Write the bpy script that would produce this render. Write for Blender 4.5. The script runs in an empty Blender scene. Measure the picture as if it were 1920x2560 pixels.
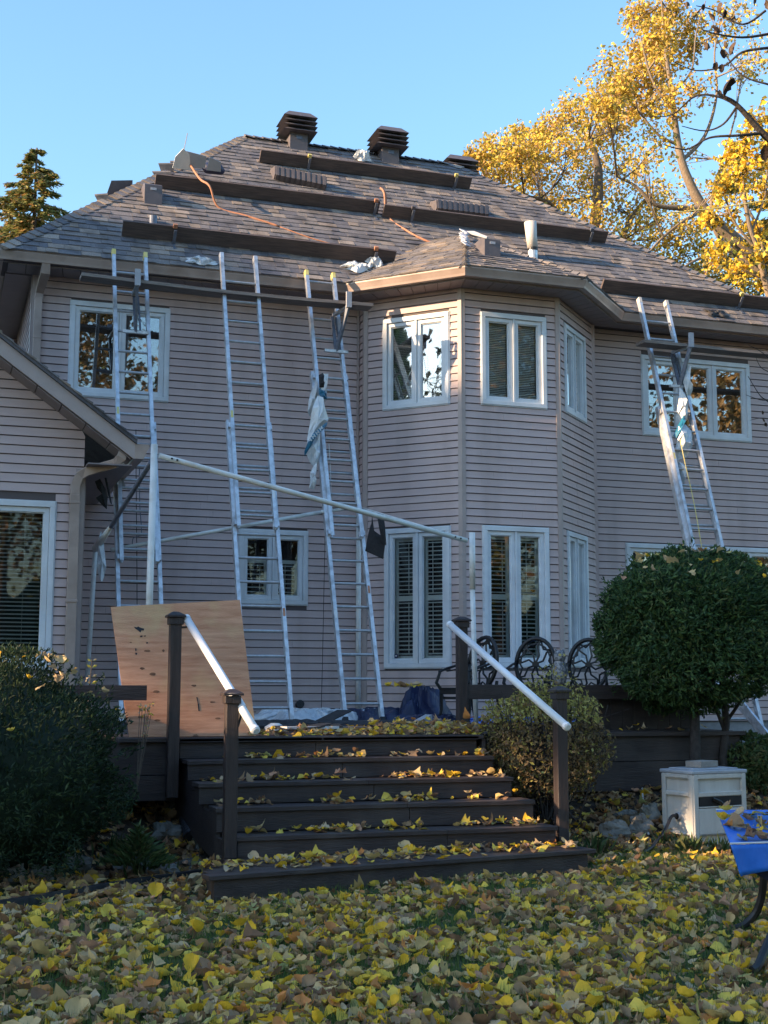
import bpy, math, random
import numpy as np
from mathutils import Vector, Matrix
rnd = random.Random(7)
NR = np.random.RandomState(11)
S = bpy.context.scene
COL = S.collection
# ------------------------------------------------------------ camera
CAM_F, CAM_P, CAM_Y, CAM_R = 3363.1, 0.131385, 0.325607, -0.0018125
CZ = 1.48
cam_d = bpy.data.cameras.new('camera')
cam = bpy.data.objects.new('camera', cam_d); COL.objects.link(cam)
cam_d.sensor_fit = 'HORIZONTAL'; cam_d.sensor_width = 36.0
cam_d.lens = CAM_F / 1920 * 36.0
cam_d.clip_start = 0.1; cam_d.clip_end = 600
cam.location = (0, 0, CZ)
_f = Vector((math.sin(CAM_Y)*math.cos(CAM_P), math.cos(CAM_Y)*math.cos(CAM_P), math.sin(CAM_P)))
cam.rotation_euler = (Matrix.Rotation(CAM_R, 3, _f) @ _f.to_track_quat('-Z', 'Y').to_matrix()).to_euler()
S.camera = cam
# ------------------------------------------------------------ sky, sun, exposure
SUN_EL = math.radians(19.0)
SUN_AZ = math.radians(-93.0)          # clockwise from +Y
w = bpy.data.worlds.new('World'); S.world = w; w.use_nodes = True
nt = w.node_tree; nt.nodes.clear()
sky = nt.nodes.new('ShaderNodeTexSky'); sky.sky_type = 'NISHITA'; sky.sun_disc = False
sky.sun_elevation = SUN_EL; sky.sun_rotation = SUN_AZ
sky.air_density = 1.6; sky.dust_density = 0.9; sky.ozone_density = 5.5; sky.altitude = 100
bg = nt.nodes.new('ShaderNodeBackground'); bg.inputs[1].default_value = 0.15
wo = nt.nodes.new('ShaderNodeOutputWorld')
nt.links.new(sky.outputs[0], bg.inputs[0]); nt.links.new(bg.outputs[0], wo.inputs[0])
sd = bpy.data.lights.new('sun', 'SUN'); sd.energy = 5.0; sd.angle = math.radians(0.55); sd.color = (1.0, 0.70, 0.42)
sun = bpy.data.objects.new('sun', sd); COL.objects.link(sun)
sdir = Vector((math.sin(SUN_AZ)*math.cos(SUN_EL), math.cos(SUN_AZ)*math.cos(SUN_EL), math.sin(SUN_EL)))
sun.rotation_euler = sdir.to_track_quat('Z', 'Y').to_euler()
sun.location = sdir * 80
S.view_settings.view_transform = 'Standard'; S.view_settings.look = 'None'
S.view_settings.exposure = 1.40; S.view_settings.gamma = 1.0; S.view_settings.use_curve_mapping = False
# ------------------------------------------------------------ pixel -> ray helper for laying things out on their real planes
_K = 1920/1659.
def ray(x, y):
    dx = (x*_K-960)/CAM_F; dy = (1280-y*_K)/CAM_F
    cr, sr = math.cos(CAM_R), math.sin(CAM_R)
    dx, dy = cr*dx-sr*dy, sr*dx+cr*dy
    fw = math.cos(CAM_P)-dy*math.sin(CAM_P); up = math.sin(CAM_P)+dy*math.cos(CAM_P)
    return Vector((dx*math.cos(CAM_Y)+fw*math.sin(CAM_Y), -dx*math.sin(CAM_Y)+fw*math.cos(CAM_Y), up))
def at(x, y, Y):
    r = ray(x, y); return r*(Y/r.y)+Vector((0, 0, CZ))
def atz(x, y, Z):
    r = ray(x, y); return r*((Z-CZ)/r.z)+Vector((0, 0, CZ))
def atpl(x, y, p0, n):
    r = ray(x, y); c = Vector((0, 0, CZ)); return c+r*((Vector(p0)-c).dot(n)/r.dot(n))
def proj(P):
    x, y, z = P[0], P[1], P[2]-CZ
    X = x*math.cos(CAM_Y)-y*math.sin(CAM_Y); F = x*math.sin(CAM_Y)+y*math.cos(CAM_Y)
    d = F*math.cos(CAM_P)+z*math.sin(CAM_P); v = -F*math.sin(CAM_P)+z*math.cos(CAM_P)
    return ((960+X/d*CAM_F)/_K, (1280-v/d*CAM_F)/_K, d)
# ------------------------------------------------------------ mesh helpers
class MB:
    def __init__(s): s.v = []; s.f = []; s.m = []; s.mi = 0
    def add(s, vs, fs):
        o = len(s.v); s.v += [tuple(v) for v in vs]; s.f += [tuple(i+o for i in f) for f in fs]; s.m += [s.mi]*len(fs); return s
    def hexa(s, p):   # 8 points: bottom 4 ccw, top 4 ccw
        return s.add(p, [(3,2,1,0),(4,5,6,7),(0,1,5,4),(1,2,6,5),(2,3,7,6),(3,0,4,7)])
    def box(s, x0, x1, y0, y1, z0, z1):
        return s.hexa([(x0,y0,z0),(x1,y0,z0),(x1,y1,z0),(x0,y1,z0),(x0,y0,z1),(x1,y0,z1),(x1,y1,z1),(x0,y1,z1)])
    def obox(s, c, ax, ay, az):   # centre and three half-axis vectors
        c, ax, ay, az = Vector(c), Vector(ax), Vector(ay), Vector(az)
        return s.hexa([c-ax-ay-az, c+ax-ay-az, c+ax+ay-az, c-ax+ay-az, c-ax-ay+az, c+ax-ay+az, c+ax+ay+az, c-ax+ay+az])
    def bar(s, a, b, w, h, up=(0,0,1)):   # box beam, w across, h along up
        a, b, up = Vector(a), Vector(b), Vector(up); d = (b-a); L = d.length; d.normalize()
        x = d.cross(up); 
        if x.length < 1e-4: x = d.cross(Vector((1,0,0)))
        x.normalize(); u = x.cross(d).normalized()
        return s.obox((a+b)/2, x*w/2, d*L/2, u*h/2)
    def tube(s, pts, r, n=8, cap=True):
        pts = [Vector(p) for p in pts]; k = len(pts); rs = r if hasattr(r, '__len__') else [r]*k
        d0 = (pts[1]-pts[0]).normalized(); a = d0.orthogonal().normalized(); vs = []
        for i, p in enumerate(pts):
            d = ((pts[min(i+1,k-1)]-pts[max(i-1,0)])).normalized()
            a = (a-d*a.dot(d)); a = a.normalized() if a.length > 1e-6 else d.orthogonal().normalized(); b = d.cross(a)
            for j in range(n):
                t = 2*math.pi*j/n; vs.append(p+a*math.cos(t)*rs[i]+b*math.sin(t)*rs[i])
        fs = [(i*n+j, i*n+(j+1)%n, (i+1)*n+(j+1)%n, (i+1)*n+j) for i in range(k-1) for j in range(n)]
        if cap: fs += [tuple(range(n-1,-1,-1)), tuple(range((k-1)*n, k*n))]
        return s.add(vs, fs)
    def prism(s, poly, d):    # planar polygon extruded by vector d
        poly = [Vector(p) for p in poly]; d = Vector(d); n = len(poly)
        return s.add(poly+[p+d for p in poly], [tuple(range(n-1,-1,-1)), tuple(range(n,2*n))]+[(i,(i+1)%n,n+(i+1)%n,n+i) for i in range(n)])
    def grid(s, fn, nu, nv):
        vs = [fn(i/nu, j/nv) for j in range(nv+1) for i in range(nu+1)]
        return s.add(vs, [(j*(nu+1)+i, j*(nu+1)+i+1, (j+1)*(nu+1)+i+1, (j+1)*(nu+1)+i) for j in range(nv) for i in range(nu)])
def wpos(o):
    p = Vector((0,0,0))
    while o is not None: p += o.location; o = o.parent
    return p
def obj(name, me, mats=None, parent=None, smooth=False, bevel=0):
    if isinstance(me, MB):
        off = wpos(parent); m = bpy.data.meshes.new(name)
        m.from_pydata([(v[0]-off.x, v[1]-off.y, v[2]-off.z) for v in me.v], [], me.f)
        mats = mats if isinstance(mats, (list, tuple)) else [mats]
        for t in mats: m.materials.append(t)
        if len(mats) > 1: m.polygons.foreach_set('material_index', me.m)
        if smooth: m.polygons.foreach_set('use_smooth', [True]*len(m.polygons))
        m.update()
    else: m = me
    o = bpy.data.objects.new(name, m); COL.objects.link(o)
    if parent is not None: o.parent = parent
    if bevel:
        b = o.modifiers.new('bevel', 'BEVEL'); b.width = bevel; b.segments = 2; b.limit_method = 'ANGLE'
    return o
def tag(o, label=None, cat=None, group=None, kind=None):
    if label: o['label'] = label
    if cat: o['category'] = cat
    if group: o['group'] = group
    if kind: o['kind'] = kind
    return o
def thing(name, label, cat, loc=(0,0,0), group=None):
    o = bpy.data.objects.new(name, None); COL.objects.link(o); o.location = loc; o.empty_display_size = .1
    return tag(o, label, cat, group)
def quads(name, V, mats, mi=None, parent=None, fv=4, smooth=False):
    """V: (n, fv, 3) array of separate polygons"""
    n = V.shape[0]; off = wpos(parent); m = bpy.data.meshes.new(name)
    m.vertices.add(n*fv); m.vertices.foreach_set('co', (V-np.array(off)).astype(np.float32).ravel())
    m.loops.add(n*fv); m.loops.foreach_set('vertex_index', np.arange(n*fv, dtype=np.int32))
    m.polygons.add(n); m.polygons.foreach_set('loop_start', np.arange(0, n*fv, fv, dtype=np.int32))
    for t in mats: m.materials.append(t)
    if mi is not None: m.polygons.foreach_set('material_index', np.asarray(mi, dtype=np.int32))
    m.update(calc_edges=True)
    o = bpy.data.objects.new(name, m); COL.objects.link(o)
    if parent is not None: o.parent = parent
    return o
def shared_quads(name, V, F, mats, mi, parent=None):
    """V: (n, k, 3) copies of a k-vertex template; F: (f, 4) quads of the template"""
    n, k, _ = V.shape; f = len(F); off = wpos(parent); m = bpy.data.meshes.new(name)
    m.vertices.add(n*k); m.vertices.foreach_set('co', (V-np.array(off)).astype(np.float32).ravel())
    idx = (np.array(F)[None]+(np.arange(n)*k)[:, None, None]).astype(np.int32).ravel()
    m.loops.add(n*f*4); m.loops.foreach_set('vertex_index', idx)
    m.polygons.add(n*f); m.polygons.foreach_set('loop_start', np.arange(0, n*f*4, 4, dtype=np.int32))
    for t in mats: m.materials.append(t)
    m.polygons.foreach_set('material_index', np.repeat(mi, f).astype(np.int32)); m.polygons.foreach_set('use_smooth', np.ones(n*f, dtype=bool))
    m.update(calc_edges=True); o = bpy.data.objects.new(name, m); COL.objects.link(o)
    if parent is not None: o.parent = parent
    return o
# ------------------------------------------------------------ materials
def mat(name, c1, c2=None, scale=6.0, rough=.6, metal=0.0, bump=0.0, bscale=40.0, stretch=(1,1,1), spec=.5, detail=4, contrast=(.35,.65), trans=0.0, c3=None, s3=1.5, st3=(1,1,1)):
    m = bpy.data.materials.new(name); m.use_nodes = True; N = m.node_tree; L = N.links; b = N.nodes['Principled BSDF']
    b.inputs['Roughness'].default_value = rough; b.inputs['Metallic'].default_value = metal
    b.inputs['Specular IOR Level'].default_value = spec
    if trans: b.inputs['Transmission Weight'].default_value = trans
    if c2 is None and not bump: b.inputs['Base Color'].default_value = (*c1, 1); return m
    tc = N.nodes.new('ShaderNodeTexCoord'); mp = N.nodes.new('ShaderNodeMapping'); mp.inputs['Scale'].default_value = stretch
    L.new(tc.outputs['Object'], mp.inputs[0])
    if c2 is None: b.inputs['Base Color'].default_value = (*c1, 1)
    else:
        no = N.nodes.new('ShaderNodeTexNoise'); no.inputs['Scale'].default_value = scale; no.inputs['Detail'].default_value = detail; no.inputs['Roughness'].default_value = .65
        L.new(mp.outputs[0], no.inputs['Vector'])
        cr = N.nodes.new('ShaderNodeValToRGB'); cr.color_ramp.elements[0].position = contrast[0]; cr.color_ramp.elements[1].position = contrast[1]
        cr.color_ramp.elements[0].color = (*c1, 1); cr.color_ramp.elements[1].color = (*c2, 1)
        L.new(no.outputs[0], cr.inputs[0]); out = cr.outputs[0]
        if c3 is not None:
            n3 = N.nodes.new('ShaderNodeTexNoise'); n3.inputs['Scale'].default_value = s3; n3.inputs['Detail'].default_value = 5
            m3 = N.nodes.new('ShaderNodeMapping'); m3.inputs['Scale'].default_value = st3; L.new(tc.outputs['Object'], m3.inputs[0]); L.new(m3.outputs[0], n3.inputs['Vector'])
            r3 = N.nodes.new('ShaderNodeValToRGB'); r3.color_ramp.elements[0].position = .48; r3.color_ramp.elements[1].position = .68
            L.new(n3.outputs[0], r3.inputs[0])
            mx = N.nodes.new('ShaderNodeMix'); mx.data_type = 'RGBA'; L.new(r3.outputs[0], mx.inputs[0]); L.new(out, mx.inputs[6]); mx.inputs[7].default_value = (*c3, 1)
            out = mx.outputs[2]
        L.new(out, b.inputs['Base Color'])
    if bump:
        nb = N.nodes.new('ShaderNodeTexNoise'); nb.inputs['Scale'].default_value = bscale; nb.inputs['Detail'].default_value = 5
        L.new(mp.outputs[0], nb.inputs['Vector']); bp = N.nodes.new('ShaderNodeBump'); bp.inputs['Strength'].default_value = bump; bp.inputs['Distance'].default_value = .02
        L.new(nb.outputs[0], bp.inputs['Height']); L.new(bp.outputs[0], b.inputs['Normal'])
    return m
M = {}
M['siding'] = mat('vinyl_siding', (.515,.395,.38), (.55,.43,.41), 2.2, .5, bump=.12, bscale=30, stretch=(1,1,7), spec=.35, c3=(.46,.355,.335), s3=1.0, st3=(3.2,3.2,.35))
M['siding_shadow'] = mat('shadow_dark_backing', (.10,.08,.08), rough=.8)  # backing darkened so the lap grooves show as shadow lines
M['trim'] = mat('tan_trim', (.38,.31,.29), (.43,.355,.33), 3, .42, bump=.05, bscale=8, spec=.45)
M['gutter'] = mat('tan_gutter_metal', (.36,.275,.235), (.42,.325,.28), 2.5, .35, bump=.04, bscale=5, spec=.5, c3=(.30,.225,.19), s3=3)
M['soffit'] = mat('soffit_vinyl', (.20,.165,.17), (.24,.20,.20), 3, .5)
M['white'] = mat('white_vinyl', (.62,.66,.70), (.72,.75,.78), 5, .38, spec=.5, c3=(.58,.60,.62), s3=2)
M['blind'] = mat('blind_slats', (.70,.68,.60), (.78,.76,.70), 8, .5)
M['shutter'] = mat('shutter_wood', (.78,.80,.76), (.82,.84,.81), 8, .45)
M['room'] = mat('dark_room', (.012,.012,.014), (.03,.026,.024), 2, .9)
M['curtain'] = mat('curtain', (.35,.33,.30), (.45,.43,.40), 9, .9, stretch=(6,6,.3))
def glass(name, lo=.10, mul=1.7, tint=(.9,.93,.95)):
    m = bpy.data.materials.new(name); m.use_nodes = True; N = m.node_tree; N.nodes.clear(); L = N.links
    tr = N.nodes.new('ShaderNodeBsdfTransparent'); tr.inputs[0].default_value = (*tint, 1)
    gl = N.nodes.new('ShaderNodeBsdfGlossy'); gl.inputs['Roughness'].default_value = .012
    fr = N.nodes.new('ShaderNodeFresnel'); fr.inputs[0].default_value = 1.52
    ma = N.nodes.new('ShaderNodeMath'); ma.operation = 'MULTIPLY_ADD'; ma.inputs[1].default_value = mul; ma.inputs[2].default_value = lo; ma.use_clamp = True
    tc = N.nodes.new('ShaderNodeTexCoord'); nz = N.nodes.new('ShaderNodeTexNoise'); nz.inputs['Scale'].default_value = 2.3; nz.inputs['Detail'].default_value = 1
    bp = N.nodes.new('ShaderNodeBump'); bp.inputs['Strength'].default_value = .035; bp.inputs['Distance'].default_value = .02
    mix = N.nodes.new('ShaderNodeMixShader'); o = N.nodes.new('ShaderNodeOutputMaterial')
    L.new(tc.outputs['Object'], nz.inputs['Vector']); L.new(nz.outputs[0], bp.inputs['Height']); L.new(bp.outputs[0], gl.inputs['Normal'])
    L.new(fr.outputs[0], ma.inputs[0]); L.new(ma.outputs[0], mix.inputs[0]); L.new(tr.outputs[0], mix.inputs[1]); L.new(gl.outputs[0], mix.inputs[2]); L.new(mix.outputs[0], o.inputs[0])
    return m
M['glass'] = glass('window_glass', .0, 1.0)
M['coated'] = glass('coated_window_glass', .26)
SHC = [(.135,.130,.138), (.17,.155,.15), (.115,.113,.126), (.225,.188,.162), (.15,.142,.147), (.27,.23,.20)]
M['sh'] = [mat('asphalt_shingle', c, tuple(x*1.45 for x in c), 55, .93, bump=.5, bscale=170, spec=.15, c3=tuple(x*.75 for x in c), s3=4) for c in SHC]
M['underlay'] = mat('black_underlayment', (.02,.02,.022), (.035,.035,.04), 9, .75, bump=.3, bscale=20)
M['plank'] = mat('weathered_plank', (.065,.050,.050), (.12,.09,.082), 8, .85, bump=.4, bscale=30, stretch=(.4,5,5))
M['plankgrey'] = mat('grey_plank', (.17,.14,.125), (.28,.235,.21), 8, .85, bump=.4, bscale=30, stretch=(.35,6,6))
M['alu'] = mat('aluminium', (.55,.57,.60), (.70,.72,.75), 14, .38, metal=.55, bump=.08, bscale=25, c3=(.42,.42,.43), s3=9)
M['rung'] = mat('aluminium_rung', (.38,.39,.41), (.50,.51,.53), 20, .45, metal=.5, bump=.1, bscale=60)
M['steel'] = mat('dark_steel', (.10,.12,.16), (.17,.19,.24), 20, .45, metal=.4)
M['yellow'] = mat('yellow_plastic', (.62,.50,.13), (.70,.60,.25), 12, .5)
M['orange'] = mat('orange_rope', (.36,.15,.08), (.46,.22,.13), 30, .7)
M['brown'] = mat('brown_vent_metal', (.095,.088,.100), (.13,.115,.122), 7, .5, spec=.4)
M['tanvent'] = mat('vent_side_metal', (.055,.042,.046), (.08,.062,.06), 7, .5)
M['deck'] = mat('stained_deck', (.030,.022,.022), (.052,.038,.036), 5, .55, bump=.35, bscale=25, stretch=(.4,5,5), spec=.45, c3=(.07,.055,.05), s3=2.2)
M['post'] = mat('stained_post', (.030,.022,.022), (.05,.037,.036), 5, .5, bump=.3, bscale=25, stretch=(6,6,.5), spec=.45)
M['pvc'] = mat('white_pipe', (.74,.76,.79), (.80,.82,.84), 4, .32, spec=.5)
M['pole'] = mat('white_pole_paint', (.60,.62,.61), (.72,.73,.72), 6, .4, spec=.5, c3=(.52,.50,.46), s3=5)
M['concrete'] = mat('concrete', (.22,.22,.225), (.30,.30,.30), 6, .9, bump=.3, bscale=50)
M['black'] = mat('black_metal', (.005,.005,.006), (.012,.012,.013), 20, .5, spec=.5)
M['blackcloth'] = mat('black_mesh_cloth', (.015,.015,.018), (.03,.03,.034), 60, .9, bump=.4, bscale=150)
M['tarp'] = mat('blue_tarp', (.015,.13,.55), (.03,.19,.68), 5, .38, bump=.35, bscale=6, spec=.5)
M['tarpdark'] = mat('dark_blue_tarp', (.008,.014,.048), (.016,.028,.085), 5, .5, bump=.5, bscale=9)
M['plasticwrap'] = mat('white_plastic_wrap', (.55,.58,.60), (.72,.74,.75), 9, .3, bump=.5, bscale=14, spec=.6)
M['teal'] = mat('teal_print', (.01,.10,.19), (.02,.17,.28), 12, .35)
M['clear'] = mat('cloudy_plastic', (.45,.50,.56), (.62,.66,.70), 10, .25, bump=.6, bscale=20, spec=.6)
M['paper'] = mat('white_scrap', (.66,.68,.68), (.74,.75,.74), 6, .6)
M['boxbeige'] = mat('beige_resin', (.50,.475,.44), (.58,.555,.52), 3, .5, bump=.2, bscale=60, stretch=(4,4,.6), spec=.35, c3=(.43,.405,.37), s3=2)
M['boxlid'] = mat('grey_resin_lid', (.33,.34,.38), (.42,.43,.46), 4, .5, bump=.15, bscale=50)
M['brick'] = mat('paver_brick', (.25,.215,.185), (.33,.29,.25), 12, .9, bump=.5, bscale=60)
M['rock'] = mat('field_stone', (.11,.10,.088), (.24,.225,.195), 5, .88, bump=1, bscale=18, c3=(.07,.075,.055), s3=4)
M['soil'] = mat('soil', (.030,.022,.016), (.065,.046,.032), 9, .95, bump=.8, bscale=30)
M['hose'] = mat('black_hose', (.015,.016,.02), (.03,.032,.038), 20, .45)
M['bark'] = mat('bark', (.085,.065,.05), (.16,.125,.095), 14, .9, bump=.8, bscale=30, stretch=(3,3,.6))
M['barklight'] = mat('light_bark', (.16,.12,.085), (.27,.21,.15), 14, .85, bump=.6, bscale=30, stretch=(3,3,.6))
M['barkdark'] = mat('dark_bark', (.03,.025,.024), (.06,.05,.045), 14, .9, bump=.6, bscale=30)
def leafm(name, c, k=1.35, scale=14, rough=.6):
    m = mat(name, c, tuple(min(1, x*k) for x in c), scale, rough, bump=.25, bscale=30, spec=.3)
    N = m.node_tree; b = N.nodes['Principled BSDF']; out = N.nodes['Material Output']
    t = N.nodes.new('ShaderNodeBsdfTranslucent'); mx = N.nodes.new('ShaderNodeMixShader'); mx.inputs[0].default_value = .28
    src = b.inputs['Base Color'].links[0].from_socket
    N.links.new(src, t.inputs[0]); N.links.new(b.outputs[0], mx.inputs[1]); N.links.new(t.outputs[0], mx.inputs[2]); N.links.new(mx.outputs[0], out.inputs[0])
    return m
M['fall'] = [leafm('fallen_leaf', c, k) for c, k in [((.72,.44,.035),1.3),((.44,.30,.11),1.35),((.30,.19,.10),1.4),((.56,.40,.19),1.3),((.19,.105,.055),1.5),((.68,.50,.08),1.25),((.36,.33,.12),1.3),((.58,.24,.07),1.3),((.50,.37,.22),1.3),((.27,.17,.095),1.4),((.50,.27,.16),1.3)]]
FALLW = np.array([.18,.13,.14,.11,.12,.12,.03,.03,.06,.06,.02]); FALLW = FALLW/FALLW.sum()
M['gold'] = [leafm('golden_leaf', c) for c in [(.58,.40,.06),(.46,.32,.07),(.34,.26,.08),(.66,.50,.06),(.32,.30,.07),(.46,.27,.10)]]
M['brownleaf'] = [leafm('brown_leaf', c) for c in [(.16,.11,.05),(.11,.08,.045),(.20,.13,.05),(.07,.065,.035)]]
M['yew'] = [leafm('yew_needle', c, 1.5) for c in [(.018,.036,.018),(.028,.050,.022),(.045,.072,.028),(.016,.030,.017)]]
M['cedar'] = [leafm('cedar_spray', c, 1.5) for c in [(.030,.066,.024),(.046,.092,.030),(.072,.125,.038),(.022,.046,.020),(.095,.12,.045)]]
M['spruce'] = [leafm('spruce_needle', c, 1.4) for c in [(.19,.21,.07),(.28,.25,.08),(.13,.16,.055),(.42,.26,.11)]]
M['bush'] = [leafm('bush_leaf', c, 1.3) for c in [(.30,.27,.07),(.20,.15,.06),(.40,.36,.11),(.12,.085,.045),(.26,.18,.09)]]
M['green'] = [leafm('green_leaf', c, 1.4) for c in [(.05,.085,.03),(.08,.11,.035),(.10,.10,.04)]]
M['grass'] = [leafm('grass_blade', c, 1.4) for c in [(.060,.105,.022),(.085,.14,.030),(.12,.15,.045)]]
M['lawn'] = mat('lawn_soil', (.018,.040,.012), (.04,.06,.02), 9, .95, bump=.8, bscale=40)
# ============================================================ GROUND
def ground_z(x, y):
    def ss(a, b, t): t = max(0., min(1., (t-a)/(b-a))); return t*t*(3-2*t)
    h = .62*ss(11.0, 13.2, y)
    h += .10*ss(9.3, 11.2, y)*ss(2.2, 0.6, x)
    h += .018*math.sin(x*2.1+y*1.3)+.012*math.sin(x*4.7-y*3.1)
    return h-.012
def build_ground():
    b = MB(); xs = [-150,-80,-40,-20,-12,-8]+[-6+.35*i for i in range(58)]+[16,20,28,45,80,150]; ys = [-150,-80,-40,-20,-10,-4,0,2]+[3.5+.3*i for i in range(52)]+[20,23,28,36,50,90,200]
    for y in ys:
        for x in xs: b.v.append((x, y, ground_z(x, y) if 2 <= y < 22 and -8 <= x <= 16 else (-.012 if y < 12 else .61)))
    n = len(xs)
    for j in range(len(ys)-1):
        for i in range(n-1): b.f.append((j*n+i, j*n+i+1, (j+1)*n+i+1, (j+1)*n+i)); b.m.append(1 if ys[j] > 10.9 and ys[j] < 24 else 0)
    o = obj('ground', b, [M['lawn'], M['soil']], smooth=True); tag(o, kind='structure'); return o
ground = build_ground()
# ============================================================ HOUSE
E_ = .1016; C45 = math.sqrt(.5)
house = thing('house', 'two storey tan vinyl sided house with a half octagon bay and a steep hip roof', 'house', (5, 17, 0))
BOARDS = []
class Wall:
    def __init__(s, O, U, N, L, z0, z1, holes=(), nm='siding_wall'):
        s.O = Vector((O[0], O[1], 0)); s.U = Vector((U[0], U[1], 0)); s.N = Vector((N[0], N[1], 0)); s.L = L; s.z0 = z0; s.z1 = z1; s.holes = list(holes)
    def P(s, u, o, z): return s.O+s.U*u+s.N*o+Vector((0,0,z))
    def boxm(s, b, u0, u1, o0, o1, z0, z1):
        return b.hexa([s.P(u0,o0,z0), s.P(u1,o0,z0), s.P(u1,o1,z0), s.P(u0,o1,z0), s.P(u0,o0,z1), s.P(u1,o0,z1), s.P(u1,o1,z1), s.P(u0,o1,z1)])
    def spans(s, za, zb, u0, u1):
        sp = [(u0, u1)]
        for (a, b_, c, d) in s.holes:
            if c < zb-.004 and d > za+.004:
                n = []
                for (p, q) in sp:
                    if b_ <= p or a >= q: n.append((p, q))
                    else:
                        if a > p: n.append((p, a))
                        if b_ < q: n.append((b_, q))
                sp = n
        return sp
    def build(s, zline=6.605, clip=None, joined=False, thick=.16):
        b = MB(); cuts = sorted({s.z0, s.z1} | {z for h in s.holes for z in h[2:] if s.z0 < z < s.z1})
        if clip is None:
            for a, c in zip(cuts[:-1], cuts[1:]):
                for (p, q) in s.spans(a, c, 0, s.L): s.boxm(b, p, q, -thick, 0, a, c)
        else:
            zz = [cuts[0]]
            while zz[-1] < s.z1-1e-6: zz.append(min(zz[-1]+.15, s.z1))
            zz = sorted(set(zz) | set(cuts))
            for a, c in zip(zz[:-1], zz[1:]):
                for (p, q) in s.spans(a, c, clip(c)[0], clip(c)[1]):
                    if q > p: s.boxm(b, p, q, -thick, 0, a, c)
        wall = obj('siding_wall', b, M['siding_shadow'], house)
        k0 = math.floor((s.z0-zline)/E_+.02); z = zline+k0*E_; J = MB()
        while z < s.z1-.01:
            za, zb = max(z, s.z0), min(z+E_, s.z1); bb = J if joined else MB()
            ua, ub = (0, s.L) if clip is None else clip(za); ta, tb = (0, s.L) if clip is None else clip(zb)
            jit = rnd.uniform(-.0012, .0012); lst = []
            for (p, q) in s.spans(za, zb, min(ua, ta), max(ub, tb)):
                bb = J if joined else MB()
                q1 = min(q, tb) if clip else q; q0 = min(q, ub) if clip else q
                p1 = max(p, ta) if clip else p; p0 = max(p, ua) if clip else p
                if q0-p0 < .01: continue
                lo = za+.0118; t = (lo-z)/E_
                # lap joints on long boards
                segs = [(p0, q0, p1, q1)]
                cols = [(0., 0.)]; W_ = q0-p0
                if not clip and W_ > .9:
                    a_ = rnd.uniform(.12, .88) if W_ > 1.3 else 2; k9 = int(W_/.8)
                    cols += [(i_/k9, 0. if i_/k9 < a_ else .0025) for i_ in range(1, k9)]
                    if a_ < 1: cols += [(a_-.001, 0.), (a_, .0025)]
                    cols.sort()
                cols.append((1., cols[-1][1])); v = []; lo0 = lo
                for (t_, ex) in cols:
                    ua_, ub_ = p0+(q0-p0)*t_, p1+(q1-p1)*t_; lo = lo0+rnd.uniform(-.0012,.0012)
                    v += [s.P(ua_, 0, lo), s.P(ua_, .017+jit+ex, lo), s.P(ua_, .012+jit+ex, lo+.03), s.P(ub_, .004+ex, zb)]
                fs_ = [(4*i, 4*i+4, 4*i+5, 4*i+1) for i in range(len(cols)-1)]+[(4*i+1, 4*i+5, 4*i+6, 4*i+2) for i in range(len(cols)-1)]+[(4*i+2, 4*i+6, 4*i+7, 4*i+3) for i in range(len(cols)-1)]+[(0,1,2,3), (4*len(cols)-4, 4*len(cols)-1, 4*len(cols)-2, 4*len(cols)-3)]
                bb.add(v, fs_)
                if not joined: BOARDS.append((q0-p0, bb, wall))
            z += E_
        if joined and J.v: o = obj('siding_courses', J, M['siding'], wall); tag(o, kind='stuff')
        return wall
HW = {
 'A': Wall((1.11,17.68), (1,0), (0,-1), 4.49, 1.119, 6.88, [(.49,1.79,5.30,6.57), (2.80,3.75,2.62,3.62)]),
 'B': Wall((5.60,17.68), (0,-1), (-1,0), .263, 1.119, 6.88),
 'C': Wall((5.60,17.417), (C45,-C45), (-C45,-C45), 1.452, 1.119, 6.88, [(.291,1.278,5.29,6.56), (.32,1.28,1.77,3.63)]),
 'D': Wall((6.627,16.39), (1,0), (0,-1), 1.435, 1.119, 6.88, [(.285,1.243,5.29,6.56), (.29,1.24,1.78,3.64)]),
 'E': Wall((8.062,16.39), (C45,C45), (C45,-C45), 1.595, 1.119, 6.88, [(.245,1.157,5.31,6.57), (.24,1.10,1.80,3.64)]),
 'F': Wall((9.19,17.68), (1,0), (0,-1), 4.9, 1.02, 6.88, [(.90,2.79,5.305,6.53), (.57,4.10,2.0,3.64)]),
 'G': Wall((1.11,21.0), (0,-1), (-1,0), 3.32, 4.0, 6.88),
}
for k in 'ABCDEFG': HW[k].build(joined=(k in 'BG'), thick=.12 if k in 'BE' else .16)
# wing
RAKE = lambda x: 5.138-.723*(x-.589)        # top edge of the rake board at the front
WX0, WXR = -6.3, 1.533; APX = -2.4
def wing_clip(z):                            # wall-local u range at height z (u = X - WX0)
    zz = z+.195
    if zz <= RAKE(WXR): return (0, WXR-WX0)
    xr = min(WXR, .589+(5.138-zz)/.723); xl = 2*APX-xr
    return (max(0, xl-WX0), xr-WX0)
HW['H'] = Wall((WX0,14.78), (1,0), (0,-1), WXR-WX0, .30, 6.9, [(-.55-WX0, 1.243-WX0, 1.70, 3.48)])
HW['H'].build(zline=4.791, clip=wing_clip)
BOARDS.sort(key=lambda t: -t[0]); left_ = {}
for k_, (ln, bb, wl0) in enumerate(BOARDS):
    if k_ < 300: obj('siding_board', bb, M['siding'], wl0)
    else:
        J = left_.setdefault(wl0.name, (MB(), wl0))[0]; J.add(bb.v, bb.f)
for J, wl0 in left_.values(): tag(obj('siding_courses', J, M['siding'], wl0), kind='stuff')
b = MB(); b.box(WXR-.14, WXR, 14.95, 17.62, .3, 3.72); obj('side_wall', b, M['siding'], house)
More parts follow.
